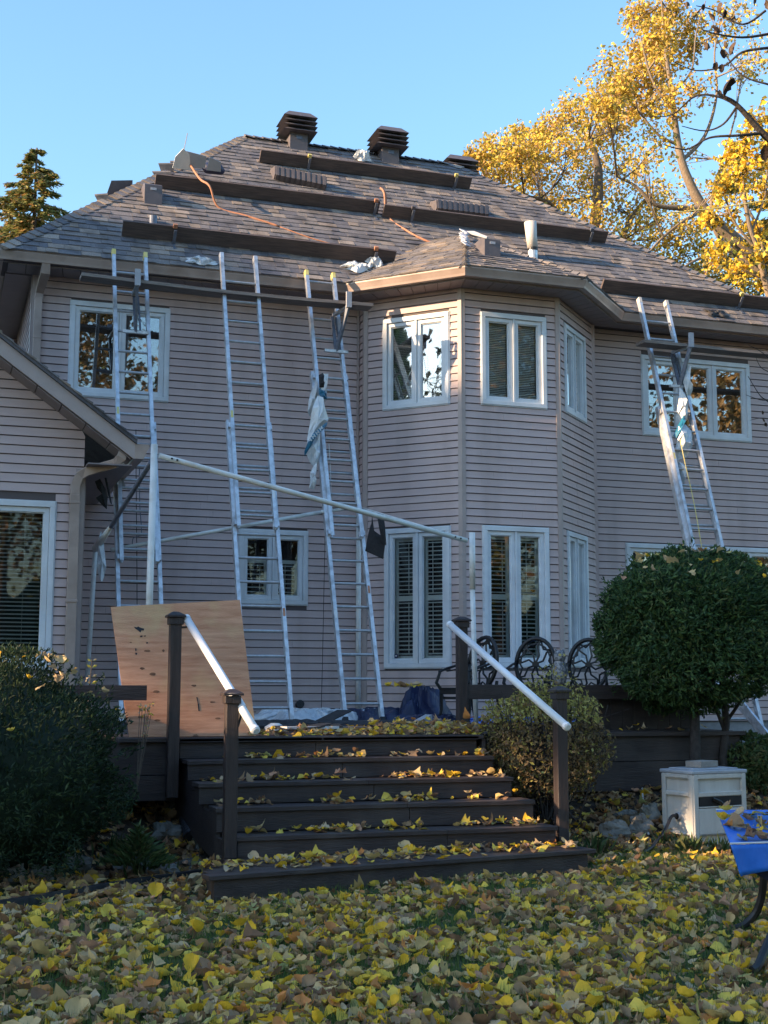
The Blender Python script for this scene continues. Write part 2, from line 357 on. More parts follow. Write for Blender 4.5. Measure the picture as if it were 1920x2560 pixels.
b = MB(); b.box(9.05, 9.187, 17.45, 17.84, 1.119, 6.88); obj('side_wall', b, M['siding'], house)
# foundation
b = MB(); b.box(1.15, 14.0, 17.70, 17.85, .2, 1.118); b.box(-6.2, 1.5, 14.80, 15.0, 0, .298); obj('foundation', b, M['concrete'], house)
# far side walls so the house is closed
b = MB(); b.box(13.9, 14.05, 17.86, 24.6, .4, 6.85); b.box(1.12, 13.88, 24.5, 24.65, .4, 6.85); b.box(1.0, 1.10, 21.05, 24.6, .4, 6.85); obj('side_wall', b, M['siding'], house)
# corner posts
def corner(x, y, z0, z1, dirs, wdt=.075, out=.024):
    b = MB()
    for (ux, uy, nx, ny) in dirs:
        P = Vector((x, y, 0)); U = Vector((ux, uy, 0)); N = Vector((nx, ny, 0))
        b.hexa([P+N*a+U*c+Vector((0,0,z)) for z in (z0, z1) for (c, a) in ((-.001, .0), (wdt, .0), (wdt, out), (-.012 if len(dirs)>1 else 0, out))])
    return obj('corner_post', b, M['trim'], house)
corner(1.11, 17.68, 4.0, 6.88, [(1,0,0,-1), (0,1,-1,0)])
corner(5.60, 17.417, 1.119, 6.88, [(C45,-C45,-C45,-C45), (0,1,-1,0)], .05)
corner(6.627, 16.39, 1.119, 6.88, [(1,0,0,-1), (-C45,C45,-C45,-C45)], .045)
corner(8.062, 16.39, 1.119, 6.88, [(C45,C45,C45,-C45), (-1,0,0,-1)], .045)
corner(WXR, 14.78, .3, 3.86, [(-1,0,0,-1), (0,1,1,0)], .085)
b = MB(); b.box(5.555, 5.58, 17.63, 17.66, 1.119, 6.88); obj('corner_channel', b, M['trim'], house)
b = MB(); b.box(9.195, 9.22, 17.63, 17.66, 1.02, 6.88); obj('corner_channel', b, M['trim'], house)
# ---------------------------------------------------------------- windows
SLATS = {}
def shared(key, fn, name, mt):
    if key not in SLATS:
        m = bpy.data.meshes.new(name); bb = fn(); m.from_pydata(bb.v, [], bb.f); m.materials.append(mt); m.update(); SLATS[key] = m
    return SLATS[key]
def window(wl, u0, u1, z0, z1, n=2, gl='glass', dress=None, glaze=None, depth=.45):
    tb = .058; fr = MB()
    for (a, c, d, e) in ((u0, u1, z1-tb, z1), (u0, u1, z0, z0+tb), (u0, u0+tb, z0+tb, z1-tb), (u1-tb, u1, z0+tb, z1-tb)): wl.boxm(fr, a, c, -.09, .034, d, e)
    for (a, c, d, e) in ((u0-.012, u1+.012, z1, z1+.012), (u0-.012, u1+.012, z0-.014, z0), (u0-.014, u0, z0, z1), (u1, u1+.014, z0, z1)): wl.boxm(fr, a, c, -.02, .022, d, e)
    f = obj('window', fr, M['white'], house, bevel=.004)
    iu0, iu1, iz0, iz1 = u0+tb+.003, u1-tb-.003, z0+tb+.003, z1-tb-.003
    g = (iu1-iu0)/n; mull = .032
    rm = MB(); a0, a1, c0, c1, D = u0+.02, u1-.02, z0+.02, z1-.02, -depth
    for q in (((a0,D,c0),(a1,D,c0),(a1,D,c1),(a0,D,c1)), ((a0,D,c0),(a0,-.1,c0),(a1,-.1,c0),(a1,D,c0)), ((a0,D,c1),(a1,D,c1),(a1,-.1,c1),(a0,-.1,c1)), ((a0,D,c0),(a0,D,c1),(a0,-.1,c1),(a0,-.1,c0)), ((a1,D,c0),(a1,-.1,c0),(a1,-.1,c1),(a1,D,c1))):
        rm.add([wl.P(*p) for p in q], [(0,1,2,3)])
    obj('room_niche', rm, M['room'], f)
    for i in range(n):
        s0 = iu0+g*i+(mull/2 if i else 0); s1 = iu0+g*(i+1)-(mull/2 if i < n-1 else 0)
        if i: mb = MB(); wl.boxm(mb, iu0+g*i-mull/2+.003, iu0+g*i+mull/2-.003, -.05, .026, iz0, iz1); obj('mullion', mb, M['white'], f)
        sb = MB(); sw = .052
        for (a, c, d, e) in ((s0, s1, iz1-sw, iz1), (s0, s1, iz0, iz0+sw), (s0, s0+sw, iz0+sw, iz1-sw), (s1-sw, s1, iz0+sw, iz1-sw)): wl.boxm(sb, a, c, -.06, .006, d, e)
        si = .012
        for (a, c, d, e) in ((s0+sw, s1-sw, iz1-sw-si, iz1-sw), (s0+sw, s1-sw, iz0+sw, iz0+sw+si), (s0+sw, s0+sw+si, iz0+sw+si, iz1-sw-si), (s1-sw-si, s1-sw, iz0+sw+si, iz1-sw-si)): wl.boxm(sb, a, c, -.055, -.012, d, e)
        obj('sash', sb, M['white'], f, bevel=.003)
        p0, p1, q0, q1 = s0+sw+.002, s1-sw-.002, iz0+sw+.002, iz1-sw-.002
        pb = MB(); wl.boxm(pb, p0, p1, -.034, -.030, q0, q1); obj('pane', pb, M[glaze[i] if glaze else gl], f)
        d = dress[i] if isinstance(dress, (list, tuple)) else dress
        if d == 'mini':
            mb = MB(); z = q0+.01
            while z < q1: wl.boxm(mb, p0+.005, p1-.005, -.100, -.082, z, z+.0135); z += .0245
            o = obj('mini_blind', mb, M['blind'], f); tag(o, kind='stuff')
        elif d == 'half':
            mb = MB(); z = q0+.01
            while z < q0+(q1-q0)*.62: wl.boxm(mb, p0+.005, p1-.005, -.100, -.082, z, z+.0135); z += .0245
            o = obj('mini_blind', mb, M['blind'], f); tag(o, kind='stuff')
        elif d == 'blind':
            me = shared('bl%.2f' % (p1-p0), lambda: MB().hexa([(0,-.02,-.004),(p1-p0-.02,-.02,-.004),(p1-p0-.02,.02,.010),(0,.02,.010),(0,-.02,-.001),(p1-p0-.02,-.02,-.001),(p1-p0-.02,.02,.013),(0,.02,.013)]), 'blind_slat', M['blind'])
            z = q0+.02; P0 = wpos(f)
            while z < q1-.02:
                o = obj('blind_slat', me, None, f); o.location = wl.P(p0+.01, -.12, z)-P0; z += .0435
            cb = MB()
            for t in (.12, .5, .88): wl.boxm(cb, p0+(p1-p0)*t-.0015, p0+(p1-p0)*t+.0015, -.097, -.095, q0, q1)
            obj('blind_cord', cb, M['blind'], f)
        elif d and d.startswith('shutter'):
            tiers = [(q0+.03, q1-.02)] if d == 'shutter1' else [(q0+.045, (q0+q1)/2-.035), ((q0+q1)/2+.035, q1-.045)]
            if d == 'shutterlow': tiers = [(q0+.03, q0+(q1-q0)*.58)]
            st = MB(); e = .028; zt = tiers[-1][1]
            side = .045 if (p1-p0) > .3 else .03
            for (a, c) in ((p0-.02, p0+side), (p1-side, p1+.02)): wl.boxm(st, a, c, -.125, -.10, q0-.02, zt+.05)
            for (t0, t1) in tiers:
                wl.boxm(st, p0+side, p1-side, -.125, -.10, t1, t1+.05 if t1 == zt else (t1+.035))
                wl.boxm(st, p0+side, p1-side, -.125, -.10, t0-.035, t0)
            obj('shutter_frame', st, M['shutter'], f)
            L_ = p1-p0-2*side; ax = wl.U; key = 'sl%.3f%.2f' % (L_, wl.U.x)
            def mk():
                bb = MB(); Nn = wl.N; Z = Vector((0,0,1)); hw = .027; t = math.radians(12)
                dn = (Nn*math.cos(t)-Z*math.sin(t))*hw; th = Z*.004
                return bb.obox(ax*(L_/2), ax*(L_/2), dn, th)
            me = shared(key, mk, 'louver', M['shutter']); P0 = wpos(f)
            for (t0, t1) in tiers:
                k = max(3, int(round((t1-t0)/.058))); dz = (t1-t0)/k
                for j in range(k):
                    o = obj('louver', me, None, f); o.location = wl.P(p0+side, -.112, t0+dz*(j+.5))-P0
                rb = MB(); rx = p0+side+L_*(.72 if i % 2 == 0 else .38)
                wl.boxm(rb, rx-.004, rx+.004, -.082, -.074, t0+.02, t1-.02); obj('tilt_rod', rb, M['shutter'], f)
        elif d == 'curtain':
            cb = MB(); cb.grid(lambda a, c: wl.P(p0+(p1-p0)*a, -.16+.02*math.sin(a*38), q0+(q1-q0)*c), 40, 1); obj('curtain', cb, M['curtain'], f, smooth=True)
        elif d == 'curtainL':
            cb = MB(); cb.grid(lambda a, c: wl.P(p0+(p1-p0)*a*.35, -.16+.02*math.sin(a*18), q0+(q1-q0)*c), 20, 1); obj('curtain', cb, M['curtain'], f, smooth=True)
    return f
A_, C_, D_, E__, F_, H_ = HW['A'], HW['C'], HW['D'], HW['E'], HW['F'], HW['H']
window(A_, .49, 1.79, 5.30, 6.57, 2, 'coated')
window(A_, 2.80, 3.75, 2.62, 3.62, 2, 'glass', 'shutterlow')
window(C_, .291, 1.278, 5.29, 6.56, 2, 'coated', ['mini', 'half'])
window(D_, .285, 1.243, 5.29, 6.56, 2, 'glass', 'mini')
window(E__, .245, 1.157, 5.31, 6.57, 2, 'coated', ['curtain', 'mini'])
wb = window(C_, .32, 1.28, 1.77, 3.63, 2, 'glass', 'shutter')
window(D_, .29, 1.24, 1.78, 3.64, 2, 'glass', 'shutter')
window(E__, .24, 1.10, 1.80, 3.64, 2, 'coated', 'mini')
window(F_, .90, 2.79, 5.305, 6.53, 3, 'coated')
window(F_, .57, 4.10, 2.0, 3.64, 5, 'coated', [None, None, None, 'curtain', 'curtain'])
window(H_, -.55-WX0, 1.243-WX0, 1.70, 3.48, 1, 'glass', 'blind')
# round sticker on the pane of the lower bay window
bb = MB(); cpt = C_.P(.32+.058+.003+.052+.035, -.0275, 1.77+.058+.055+.045)
bb.prism([cpt+C_.U*(.032*math.cos(t*math.pi/8))+Vector((0,0,.032*math.sin(t*math.pi/8))) for t in range(16)], C_.N*.002)
obj('sticker', bb, M['tarpdark'], wb)
bb = MB()
for k_ in range(3): bb.obox(cpt+C_.N*.0035+C_.U*(.010*(k_-1))+Vector((0,0,.002)), C_.U*.003, C_.N*.0008, Vector((.0,0,.008)))
obj('sticker_mark', bb, M['paper'], wb)
# ---------------------------------------------------------------- eaves: soffit, gutter
def offset_path(pts, d):   # offset to the right-hand inside (towards the house)
    out = []
    for i, p in enumerate(pts):
        ns = []
        for a, c in ((i-1, i), (i, i+1)):
            if a < 0 or c >= len(pts): continue
            v = (Vector(pts[c])-Vector(pts[a])).normalized(); ns.append(Vector((-v.y, v.x)))
        if len(ns) == 1: out.append(Vector(p)+ns[0]*d)
        else:
            bs = (ns[0]+ns[1]).normalized(); out.append(Vector(p)+bs*(d/bs.dot(ns[0])))
    return out
EAVE = [(.62,17.134), (5.206,17.134), (6.474,15.866), (8.25,15.866), (9.518,17.134), (14.6,17.134)]
prof = [(.125,.0),(.04,.0),(.032,.03),(.012,.075),(.0,.10),(.0,.128),(.012,.128),(.014,.112),(.02,.10),(.03,.09),(.115,.015),(.125,.128)]
offs = {o: offset_path(EAVE, o) for o in {p[0] for p in prof}}
for i in range(len(EAVE)-1):
    b = MB(); vs = []
    for k in (i, i+1):
        for (o, z) in prof: q = offs[o][k]; vs.append((q.x, q.y, 6.892+z))
    n = len(prof); b.add(vs, [(j, (j+1) % n, n+(j+1) % n, n+j) for j in range(n)]+[tuple(range(n)), tuple(range(2*n-1, n-1, -1))])
    obj('gutter', b, M['gutter'], house)
b = MB(); fa, fb = offset_path(EAVE, .128), offset_path(EAVE, .15)
for i in range(len(EAVE)-1): b.hexa([Vector((*fa[i],6.885)), Vector((*fa[i+1],6.885)), Vector((*fb[i+1],6.885)), Vector((*fb[i],6.885)), Vector((*fa[i],7.03)), Vector((*fa[i+1],7.03)), Vector((*fb[i+1],7.03)), Vector((*fb[i],7.03))])
obj('fascia', b, M['gutter'], house)
# side eave on the left
b = MB(); b.box(.62, .75, 17.27, 24.9, 6.892, 7.02); obj('gutter', b, M['gutter'], house)
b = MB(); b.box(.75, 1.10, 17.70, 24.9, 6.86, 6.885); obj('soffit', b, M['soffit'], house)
def soffit_run(p0, p1, q0, q1, step=.2):   # outer edge p0-p1, inner edge q0-q1
    p0, p1, q0, q1 = [Vector((*p, 0)) for p in (p0, p1, q0, q1)]; n = max(1, int(round((p1-p0).length/step)))
    for k in range(n):
        a, c = k/n, (k+1)/n; e = .005/(p1-p0).length
        pts = [p0.lerp(p1, a+e), p0.lerp(p1, c-e), q0.lerp(q1, c-e), q0.lerp(q1, a+e)]
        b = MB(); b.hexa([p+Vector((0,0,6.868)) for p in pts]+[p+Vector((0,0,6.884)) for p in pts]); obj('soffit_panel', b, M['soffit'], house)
fo = offset_path(EAVE, .13)
wl_ = [Vector((1.11,17.66)), Vector((5.60,17.66)), Vector((6.62,16.37)), Vector((8.07,16.37)), Vector((9.19,17.5)), Vector((14.0,17.66))]
soffit_run((.76,17.264), fo[1], (.76,17.66), wl_[1], .22)
soffit_run(fo[1], fo[2], wl_[1], wl_[2]); soffit_run(fo[2], fo[3], wl_[2], wl_[3]); soffit_run(fo[3], fo[4], wl_[3], wl_[4]); soffit_run(fo[4], (14.0,17.264), wl_[4], wl_[5], .22)
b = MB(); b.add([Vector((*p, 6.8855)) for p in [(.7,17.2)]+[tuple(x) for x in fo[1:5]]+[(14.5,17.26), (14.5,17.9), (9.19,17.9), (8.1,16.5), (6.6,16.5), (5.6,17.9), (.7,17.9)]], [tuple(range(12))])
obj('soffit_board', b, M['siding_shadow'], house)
# ---------------------------------------------------------------- roof
TAN = .914; RY, RZ = 21.12, 7.02+.914*(21.12-17.13)
def XR(y): return 13.05-(y-17.13)*(13.05-8.40)/3.99
roof = obj('roof', MB().add([(.66,17.13,7.0), (13.05,17.13,7.0), (8.40,21.12,RZ-.02), (4.65,21.12,RZ-.02), (.66,25.1,7.0), (13.05,25.1,7.0)],
    [(0,1,2,3), (0,3,4), (1,5,2), (3,2,5,4), (0,4,5,1)]), M['underlay'], house)
bayroof = obj('bay_roof', MB().add([(5.206,17.134,7.0), (6.474,15.866,7.0), (8.25,15.866,7.0), (9.518,17.134,7.0), (7.37,18.08,8.235), (6.97,18.48,8.235), (7.77,18.48,8.235), (5.3,17.5,7.0), (9.4,17.5,7.0)],
    [(0,1,4,5), (1,2,4), (2,3,6,4), (4,6,5)]), M['underlay'], house)
TABS = []
def shingle_plane(P0, U, T, slope, lo, hi, tmax, parent, expo=.146, phase=0):
    P0, U, T = Vector(P0), Vector((*U, 0)), Vector((*T, 0)); ca = 1/math.sqrt(1+slope*slope); Sd = (T+Vector((0,0,slope)))*ca; N = Vector((-T.x*slope, -T.y*slope, 1))*ca
    s = -.012; smax = tmax/ca; r = 0
    while s < smax-.02:
        t = max(0, s)*ca; e1 = min(s+expo, smax); t1 = e1*ca
        a0, b0, a1, b1 = lo(t), hi(t), lo(t1), hi(t1)
        u = min(a0, a1)-rnd.uniform(0, .2); raised = rnd.random() < .5; wv = rnd.uniform(-.002,.004)
        while u < max(b0, b1):
            wd = rnd.uniform(.10, .30); v = u+wd
            p0, q0, p1, q1 = max(u, a0), min(v, b0), max(u, a1), min(v, b1)
            if q0-p0 > .008:
                if q1 <= p1: p1 = q1 = (p0+q0)/2; q1 = p1+.002
                th = (.017 if raised else .009)+wv+rnd.uniform(-.001,.003); dr = rnd.uniform(-.004, .004) if raised else 0
                B0 = P0+Sd*(s+dr); B1 = P0+Sd*(e1+.01)
                pts = [B0+U*p0, B0+U*(q0-.003), B1+U*(q1-.003), B1+U*p1]
                V = [p+N*.0 for p in pts]+[pts[0]+N*th, pts[1]+N*th, pts[2]+N*.004, pts[3]+N*.004]
                TABS.append((V, parent, rnd.choices(range(6), [4,5,3,3,5,1.2])[0], (pts[0]-Vector((0,0,CZ))).length))
            u = v; raised = not raised if rnd.random() < .8 else raised
        s += expo; r += 1
shingle_plane((.66,17.13,7.02), (1,0), (0,1), TAN, lambda t: t*1.0, lambda t: XR(17.13+t)-.66, 3.99, roof)
shingle_plane((5.206,17.134,7.02), (C45,-C45), (C45,C45), .56, lambda t: t*.1334, lambda t: 1.793-.4236*t, 2.2, bayroof)
shingle_plane((6.474,15.866,7.02), (1,0), (0,1), .56, lambda t: .4047*t, lambda t: 1.776-.4047*t, 2.2, bayroof)
shingle_plane((8.25,15.866,7.02), (C45,C45), (-C45,C45), .56, lambda t: .4236*t, lambda t: 1.793-t*.1334, 2.2, bayroof)
def hidden_tab(V):   # main-slope tabs lying under the bay roof
    x, y = V[0].x, V[0].y
    return y < 18.45 and abs(x-7.38) < (18.45-y)*1.62 and y < 18.45 and (7.02+.56*min(((x+y-22.34)*C45), ((y-x)-7.616)*C45+0, y-15.866)) > V[0].z+.03
TABS = [t for t in TABS if not (t[1] is roof and hidden_tab(t[0]))]
def inview(p):
    x, y, d = proj(p); return -10 < x < 1670
order = sorted(range(len(TABS)), key=lambda i: TABS[i][3] if inview(TABS[i][0][0]) else 1e9)
near = set(order[:300]); rest = {}
for i, (V, par, mi, d) in enumerate(TABS):
    if i in near:
        b = MB(); c = V[0]; b.hexa([v for v in V]); obj('shingle', b, M['sh'][mi], par)
    else:
        r_ = rest.setdefault(par.name, (MB(), par)); r_[0].mi = mi; r_[0].hexa(V)
for b, par in rest.values(): tag(obj('shingle_field', b, M['sh'], par), kind='stuff')
# hip and ridge caps
def caps(a, c, parent, step=.15, wd=.13):
    a, c = Vector(a), Vector(c); L = (c-a).length; d = (c-a)/L; x = d.cross(Vector((0,0,1))).normalized(); u = x.cross(d); n = int(L/step); b = MB()
    for k in range(n):
        b.mi = rnd.randrange(6); p = a+d*(k*step); q = p+d*(step+.05); h = .012+rnd.uniform(0,.006)
        b.add([p+u*(.02+h), p-x*wd-u*.06+u*h, p+x*wd-u*.06+u*h, q+u*.012, q-x*wd-u*.075, q+x*wd-u*.075], [(0,3,4,1), (0,2,5,3), (0,1,2)])
    tag(obj('ridge_cap_shingles', b, M['sh'], parent), kind='stuff')
caps((.66,17.13,7.03), (4.65,21.12,RZ), roof); caps((13.05,17.13,7.03), (8.40,21.12,RZ), roof); caps((4.65,21.12,RZ), (8.40,21.12,RZ), roof)
caps((6.474,15.866,7.03), (7.37,18.08,8.25), bayroof, wd=.09); caps((8.25,15.866,7.03), (7.37,18.08,8.25), bayroof, wd=.09)
# wing roof, rake board, soffit
def rk(x, y, dz=0): return Vector((x, y, RAKE(x)+dz))
XE = 2.02
b = MB()
b.hexa([rk(APX,14.33,.005), rk(XE+.02,14.33,.005), rk(XE+.02,17.66,.005), rk(APX,17.66,.005), rk(APX,14.33,.05), rk(XE+.02,14.33,.05), rk(XE+.02,17.66,.05), rk(APX,17.66,.05)])
XL = 2*APX-XE
b.add([Vector((XL,14.33,4.1)), Vector((APX,14.33,RAKE(APX)+.05)), Vector((APX,17.66,RAKE(APX)+.05)), Vector((XL,17.66,4.1)), Vector((XL,14.33,4.05)), Vector((APX,14.33,RAKE(APX)+.0))], [(0,1,2,3), (0,4,5,1)])
wroof = obj('wing_roof', b, M['sh'][2], house)
b = MB(); x = APX
while x < XE:
    b.mi = rnd.randrange(6); x2 = min(XE+.05, x+.12)
    b.hexa([rk(x,14.315,.045), rk(x2,14.315,.045), rk(x2,17.6,.045), rk(x,17.6,.045), rk(x,14.315,.053), rk(x2,14.315+rnd.uniform(-.01,.01),.072+rnd.uniform(0,.006)), rk(x2,17.6,.07), rk(x,17.6,.052)]); x = x2
tag(obj('shingle_field', b, M['sh'], wroof), kind='stuff')
b = MB(); b.prism([rk(APX,14.36,0), rk(XE,14.36,0), rk(XE,14.36,-.175), rk(APX,14.36,-.185)], (0,.035,0)); obj('rake_board', b, M['trim'], house)
b = MB(); b.prism([Vector((2*APX-p[0], p[1], p[2])) for p in (rk(APX,14.36,0), rk(XE,14.36,0), rk(XE,14.36,-.175), rk(APX,14.36,-.185))], (0,.035,0)); obj('rake_board', b, M['trim'], house)
x = APX; 
while x < XE-.05:
    x2 = min(XE-.03, x+.26); b = MB(); e = .006
    b.hexa([rk(x+e,14.395,-.20), rk(x2-e,14.395,-.20), rk(x2-e,14.76,-.20), rk(x+e,14.76,-.20), rk(x+e,14.395,-.185), rk(x2-e,14.395,-.185), rk(x2-e,14.76,-.185), rk(x+e,14.76,-.185)]); obj('rake_soffit_panel', b, M['soffit'], house); x = x2
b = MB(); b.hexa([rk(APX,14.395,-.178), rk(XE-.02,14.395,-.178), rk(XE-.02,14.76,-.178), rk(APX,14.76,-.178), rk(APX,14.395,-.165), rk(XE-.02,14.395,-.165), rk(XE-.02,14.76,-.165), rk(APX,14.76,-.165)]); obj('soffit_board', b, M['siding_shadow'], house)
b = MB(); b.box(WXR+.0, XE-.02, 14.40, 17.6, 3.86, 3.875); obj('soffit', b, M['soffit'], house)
# wing gutter end and its downspout
gz = RAKE(XE)-.185
b = MB(); pr = [(0,0),(.085,0),(.095,.03),(.115,.075),(.135,.10),(.135,.135),(0,.135)]
b.prism([Vector((XE+.0+a*1.15, 14.36, gz+.02+z*1.2)) for a, z in pr], (0,3.2,0)); obj('gutter', b, M['gutter'], house)
def spout(pts, w_=.085, d_=.065, nm='downspout', side=(1,0,0)):
    b = MB(); pts = [Vector(p) for p in pts]; X = Vector(side); n = len(pts); vs = []
    for i, p in enumerate(pts):
        t = (pts[min(i+1,n-1)]-pts[max(i-1,0)]).normalized(); y = X.cross(t).normalized(); xx = t.cross(y).normalized() if abs(t.dot(X)) > .05 else X
        f = 1/max(.7, (pts[i]-pts[i-1]).normalized().dot(t)) if 0 < i < n-1 else 1
        for (a, c) in ((-1,-1),(1,-1),(1,1),(-1,1)): vs.append(p+xx*a*w_/2*f+y*c*d_/2*f)
    b.add(vs, [(i*4+j, i*4+(j+1) % 4, i*4+4+(j+1) % 4, i*4+4+j) for i in range(n-1) for j in range(4)]+[(0,1,2,3), tuple(range(4*n-1, 4*n-5, -1))])
    return obj(nm, b, M['gutter'], house, bevel=.006)
g0 = at(268,972,14.44); g1 = at(262,990,14.44); g2 = at(250,1003,14.5); g3 = at(190,1020,14.66); g4 = at(172,1030,14.70); g5 = at(162,1052,14.71)
def spoutyz(pts, w_, d_):   # elbows drawn in the facade plane: width in y, depth in plane
    b = MB(); pts = [Vector(p) for p in pts]; n = len(pts); vs = []
    for i, p in enumerate(pts):
        t = (pts[min(i+1,n-1)]-pts[max(i-1,0)]).normalized(); y = Vector((0,1,0)); y = (y-t*y.dot(t)).normalized(); xx = t.cross(y)
        for (a, c) in ((-1,-1),(1,-1),(1,1),(-1,1)): vs.append(p+xx*a*w_/2+y*c*d_/2)
    b.add(vs, [(i*4+j, i*4+(j+1) % 4, i*4+4+(j+1) % 4, i*4+4+j) for i in range(n-1) for j in range(4)]+[(0,1,2,3), tuple(range(4*n-1, 4*n-5, -1))])
    return obj('downspout', b, M['gutter'], house, bevel=.006)
spoutyz([g0, g1, g2, g3, g4, g5, (g5.x, g5.y, g5.z-.12)], .10, .07)
b = MB(); b.box(g5.x-.052, g5.x+.052, 14.665, 14.745, .35, g5.z-.10); b.box(g5.x-.056, g5.x+.056, 14.660, 14.75, g5.z-.2, g5.z-.17); b.box(g5.x-.06, g5.x+.06, 14.655, 14.77, 2.4, 2.43)
obj('downspout', b, M['gutter'], house, bevel=.005)
h0 = at(98,566,17.2); h1 = at(96,590,17.25); h2 = at(84,632,17.6); h3 = at(81,650,17.61)
spout([h0+Vector((0,0,.02)), h1, h2, h3], .10, .07)
b = MB(); b.box(h3.x-.05, h3.x+.05, 17.57, 17.645, 4.9, h3.z+.02); b.box(h3.x-.054, h3.x+.054, 17.565, 17.65, 6.0, 6.02); obj('downspout', b, M['gutter'], house, bevel=.005)
# exhaust outlets and roof vents
def roof_vent(x, y, zb, sc=1.0, name='roof_vent', hbox=.34, tiers=4):
    b = MB(); hw = .165*sc; b.box(x-hw, x+hw, y-hw, y+hw, zb, zb+hbox+.30*sc)
    v = obj('roof_vent', b, M['brown'], house)
    b = MB(); b.box(x-.045, x+.06, y-hw-.006, y-hw+.0, zb+hbox-.09, zb+hbox-.03); obj('label_plate', b, M['steel'], v)
    for k in range(tiers):
        z1 = zb+hbox+(.02+.088*k)*sc; a, c, h = .315*sc, .205*sc, .075*sc
        if k == tiers-1: h = .12*sc; c = .20*sc
        b = MB(); lo_ = [Vector((x+sx*a, y+sy*a, z1)) for sx, sy in ((-1,-1),(1,-1),(1,1),(-1,1))]; up = [Vector((x+sx*c, y+sy*c, z1+h)) for sx, sy in ((-1,-1),(1,-1),(1,1),(-1,1))]
        b.hexa(lo_+up); obj('louver', b, M['brown'], v)
    return v
va = atpl(641,322,(0,17.13,7.02),(0,-TAN,1)); roof_vent(va.x, va.y+.10, va.z-.10, .92, hbox=.34)
vb = atpl(839,352,(0,17.13,7.02),(0,-TAN,1)); roof_vent(vb.x, vb.y+.10, vb.z-.10, .92, hbox=.34)
vc = at(984,395,22.2); roof_vent(vc.x, vc.y, vc.z-.10, 1.02, hbox=.14)
def hood(p, wx, hy, hz, face, nm='exhaust_hood'):
    b = MB(); x, y, z = p
    b.prism([(x-wx/2, y, z-.02), (x-wx/2, y, z+hz), (x-wx/2, y+hy*.35, z+hz*1.18), (x-wx/2, y+hy, z+hz*1.15), (x-wx/2, y+hy, z-.02)], (wx,0,0))
    v = obj(nm, b, M['brown'], house)
    b = MB(); b.obox((x, y-.004, z+hz*.80), (wx*.17,0,0), (0,.003,0), (0,0,.018)); obj('badge', b, M['boxlid'], v)
    return v
p = atpl(328,444,(0,17.13,7.02),(0,-TAN,1)); hood((p.x, p.y-.02, p.z-.02), .25, .36, .31, 1)
p = atpl(1061,553,(0,15.866,7.02),(0,-.56,1)); hood((p.x, p.y-.02, p.z-.02), .235, .38, .26, 1)
b = MB(); p = atpl(329,487,(0,17.13,7.02),(0,-TAN,1)); b.tube([p+Vector((0,.02,-.05)), p+Vector((0,.02,.13))], .055, 14); obj('vent_pipe', b, M['steel'], house, smooth=False)
b = MB(); p = atpl(1149,556,(0,17.13,7.02),(0,-TAN,1))+Vector((0,0,-.06)); b.tube([p, p+Vector((0,0,.17))], .075, 16); pv = obj('vent_pipe', b, M['alu'], house)
b = MB(); b.tube([p+Vector((0,0,.171)), p+Vector((0,0,.27))], .078, 16); obj('rubber_collar', b, M['black'], pv)
b = MB(); b.tube([p+Vector((0,0,.22)), p+Vector((-.02,0,.4)), p+Vector((-.035,0,.63))], [.082,.086,.096], 16); obj('pipe_sleeve', b, M['boxbeige'], pv, smooth=True)
# ribbed low-profile vents
def ribbed(d0, d1, h_, nm='ribbed_vent', n=10):
    pl = ((0,17.13,7.02), (0,-TAN,1)); a, c = atpl(*d0, *pl), atpl(*d1, *pl); ca = 1/math.sqrt(1+TAN*TAN); N = Vector((0,-TAN,1))*ca; Sd = Vector((0,1,TAN))*ca; U = (c-a).normalized(); L = (c-a).length
    b = MB(); b.prism([a, a+N*h_*.55-Sd*.02, a+N*h_+Sd*.08, a+Sd*.32+N*h_*.3, a+Sd*.34], U*L); v = obj(nm, b, M['brown'], house)
    for k in range(n):
        q = a+U*(L*(k+.25)/n); rb = MB(); rb.prism([q-Sd*.008-N*.0, q+N*h_*.55-Sd*.036, q+N*(h_+.014)+Sd*.078, q+Sd*.16+N*(h_*.8), q+Sd*.1], U*(L/n*.55)); obj('rib', rb, M['brown'], v)
    return v
ribbed((588,390), (700,413), .20); ribbed((937,460), (1050,473), .19)
# small outlets on the wall, foundation tap
b = MB(); p = at(752/1.1573,1760/1.1573,17.6); b.tube([p+Vector((0,.05,-.02)), p+Vector((0,-.02,0))], .055, 14); b.tube([p, p+Vector((.03,-.03,-.14)), p+Vector((.05,-.03,-.26))], .022, 8); obj('wall_outlet', b, M['black'], house)
# lattice-like dark opening under wing gable return
# ============================================================ DECK AND STAIRS
DZ = 1.06
deck = thing('deck', 'dark brown stained wooden deck with wide front steps and white pipe handrails', 'deck', (3.5, 12.5, 0))
def dpart(name, x0, x1, y0, y1, z0, z1, m='deck', par=None, bevel=.004):
    b = MB(); b.box(x0, x1, y0, y1, z0, z1); return obj(name, b, M[m], par or deck, bevel=bevel)
# deck boards run along x
y = 11.97; k = 0
while y < 17.6:
    y2 = min(y+.138, 17.66); dpart('deck_board', 1.60, 8.15 if y > 12.5 else 5.0, y+.004, y2, DZ-.036+rnd.uniform(-.001,.002), DZ+rnd.uniform(-.001,.001), bevel=0); y = y2+.002; k += 1
dpart('deck_board', 1.60, 5.0, 11.86, 11.968, DZ-.036, DZ)
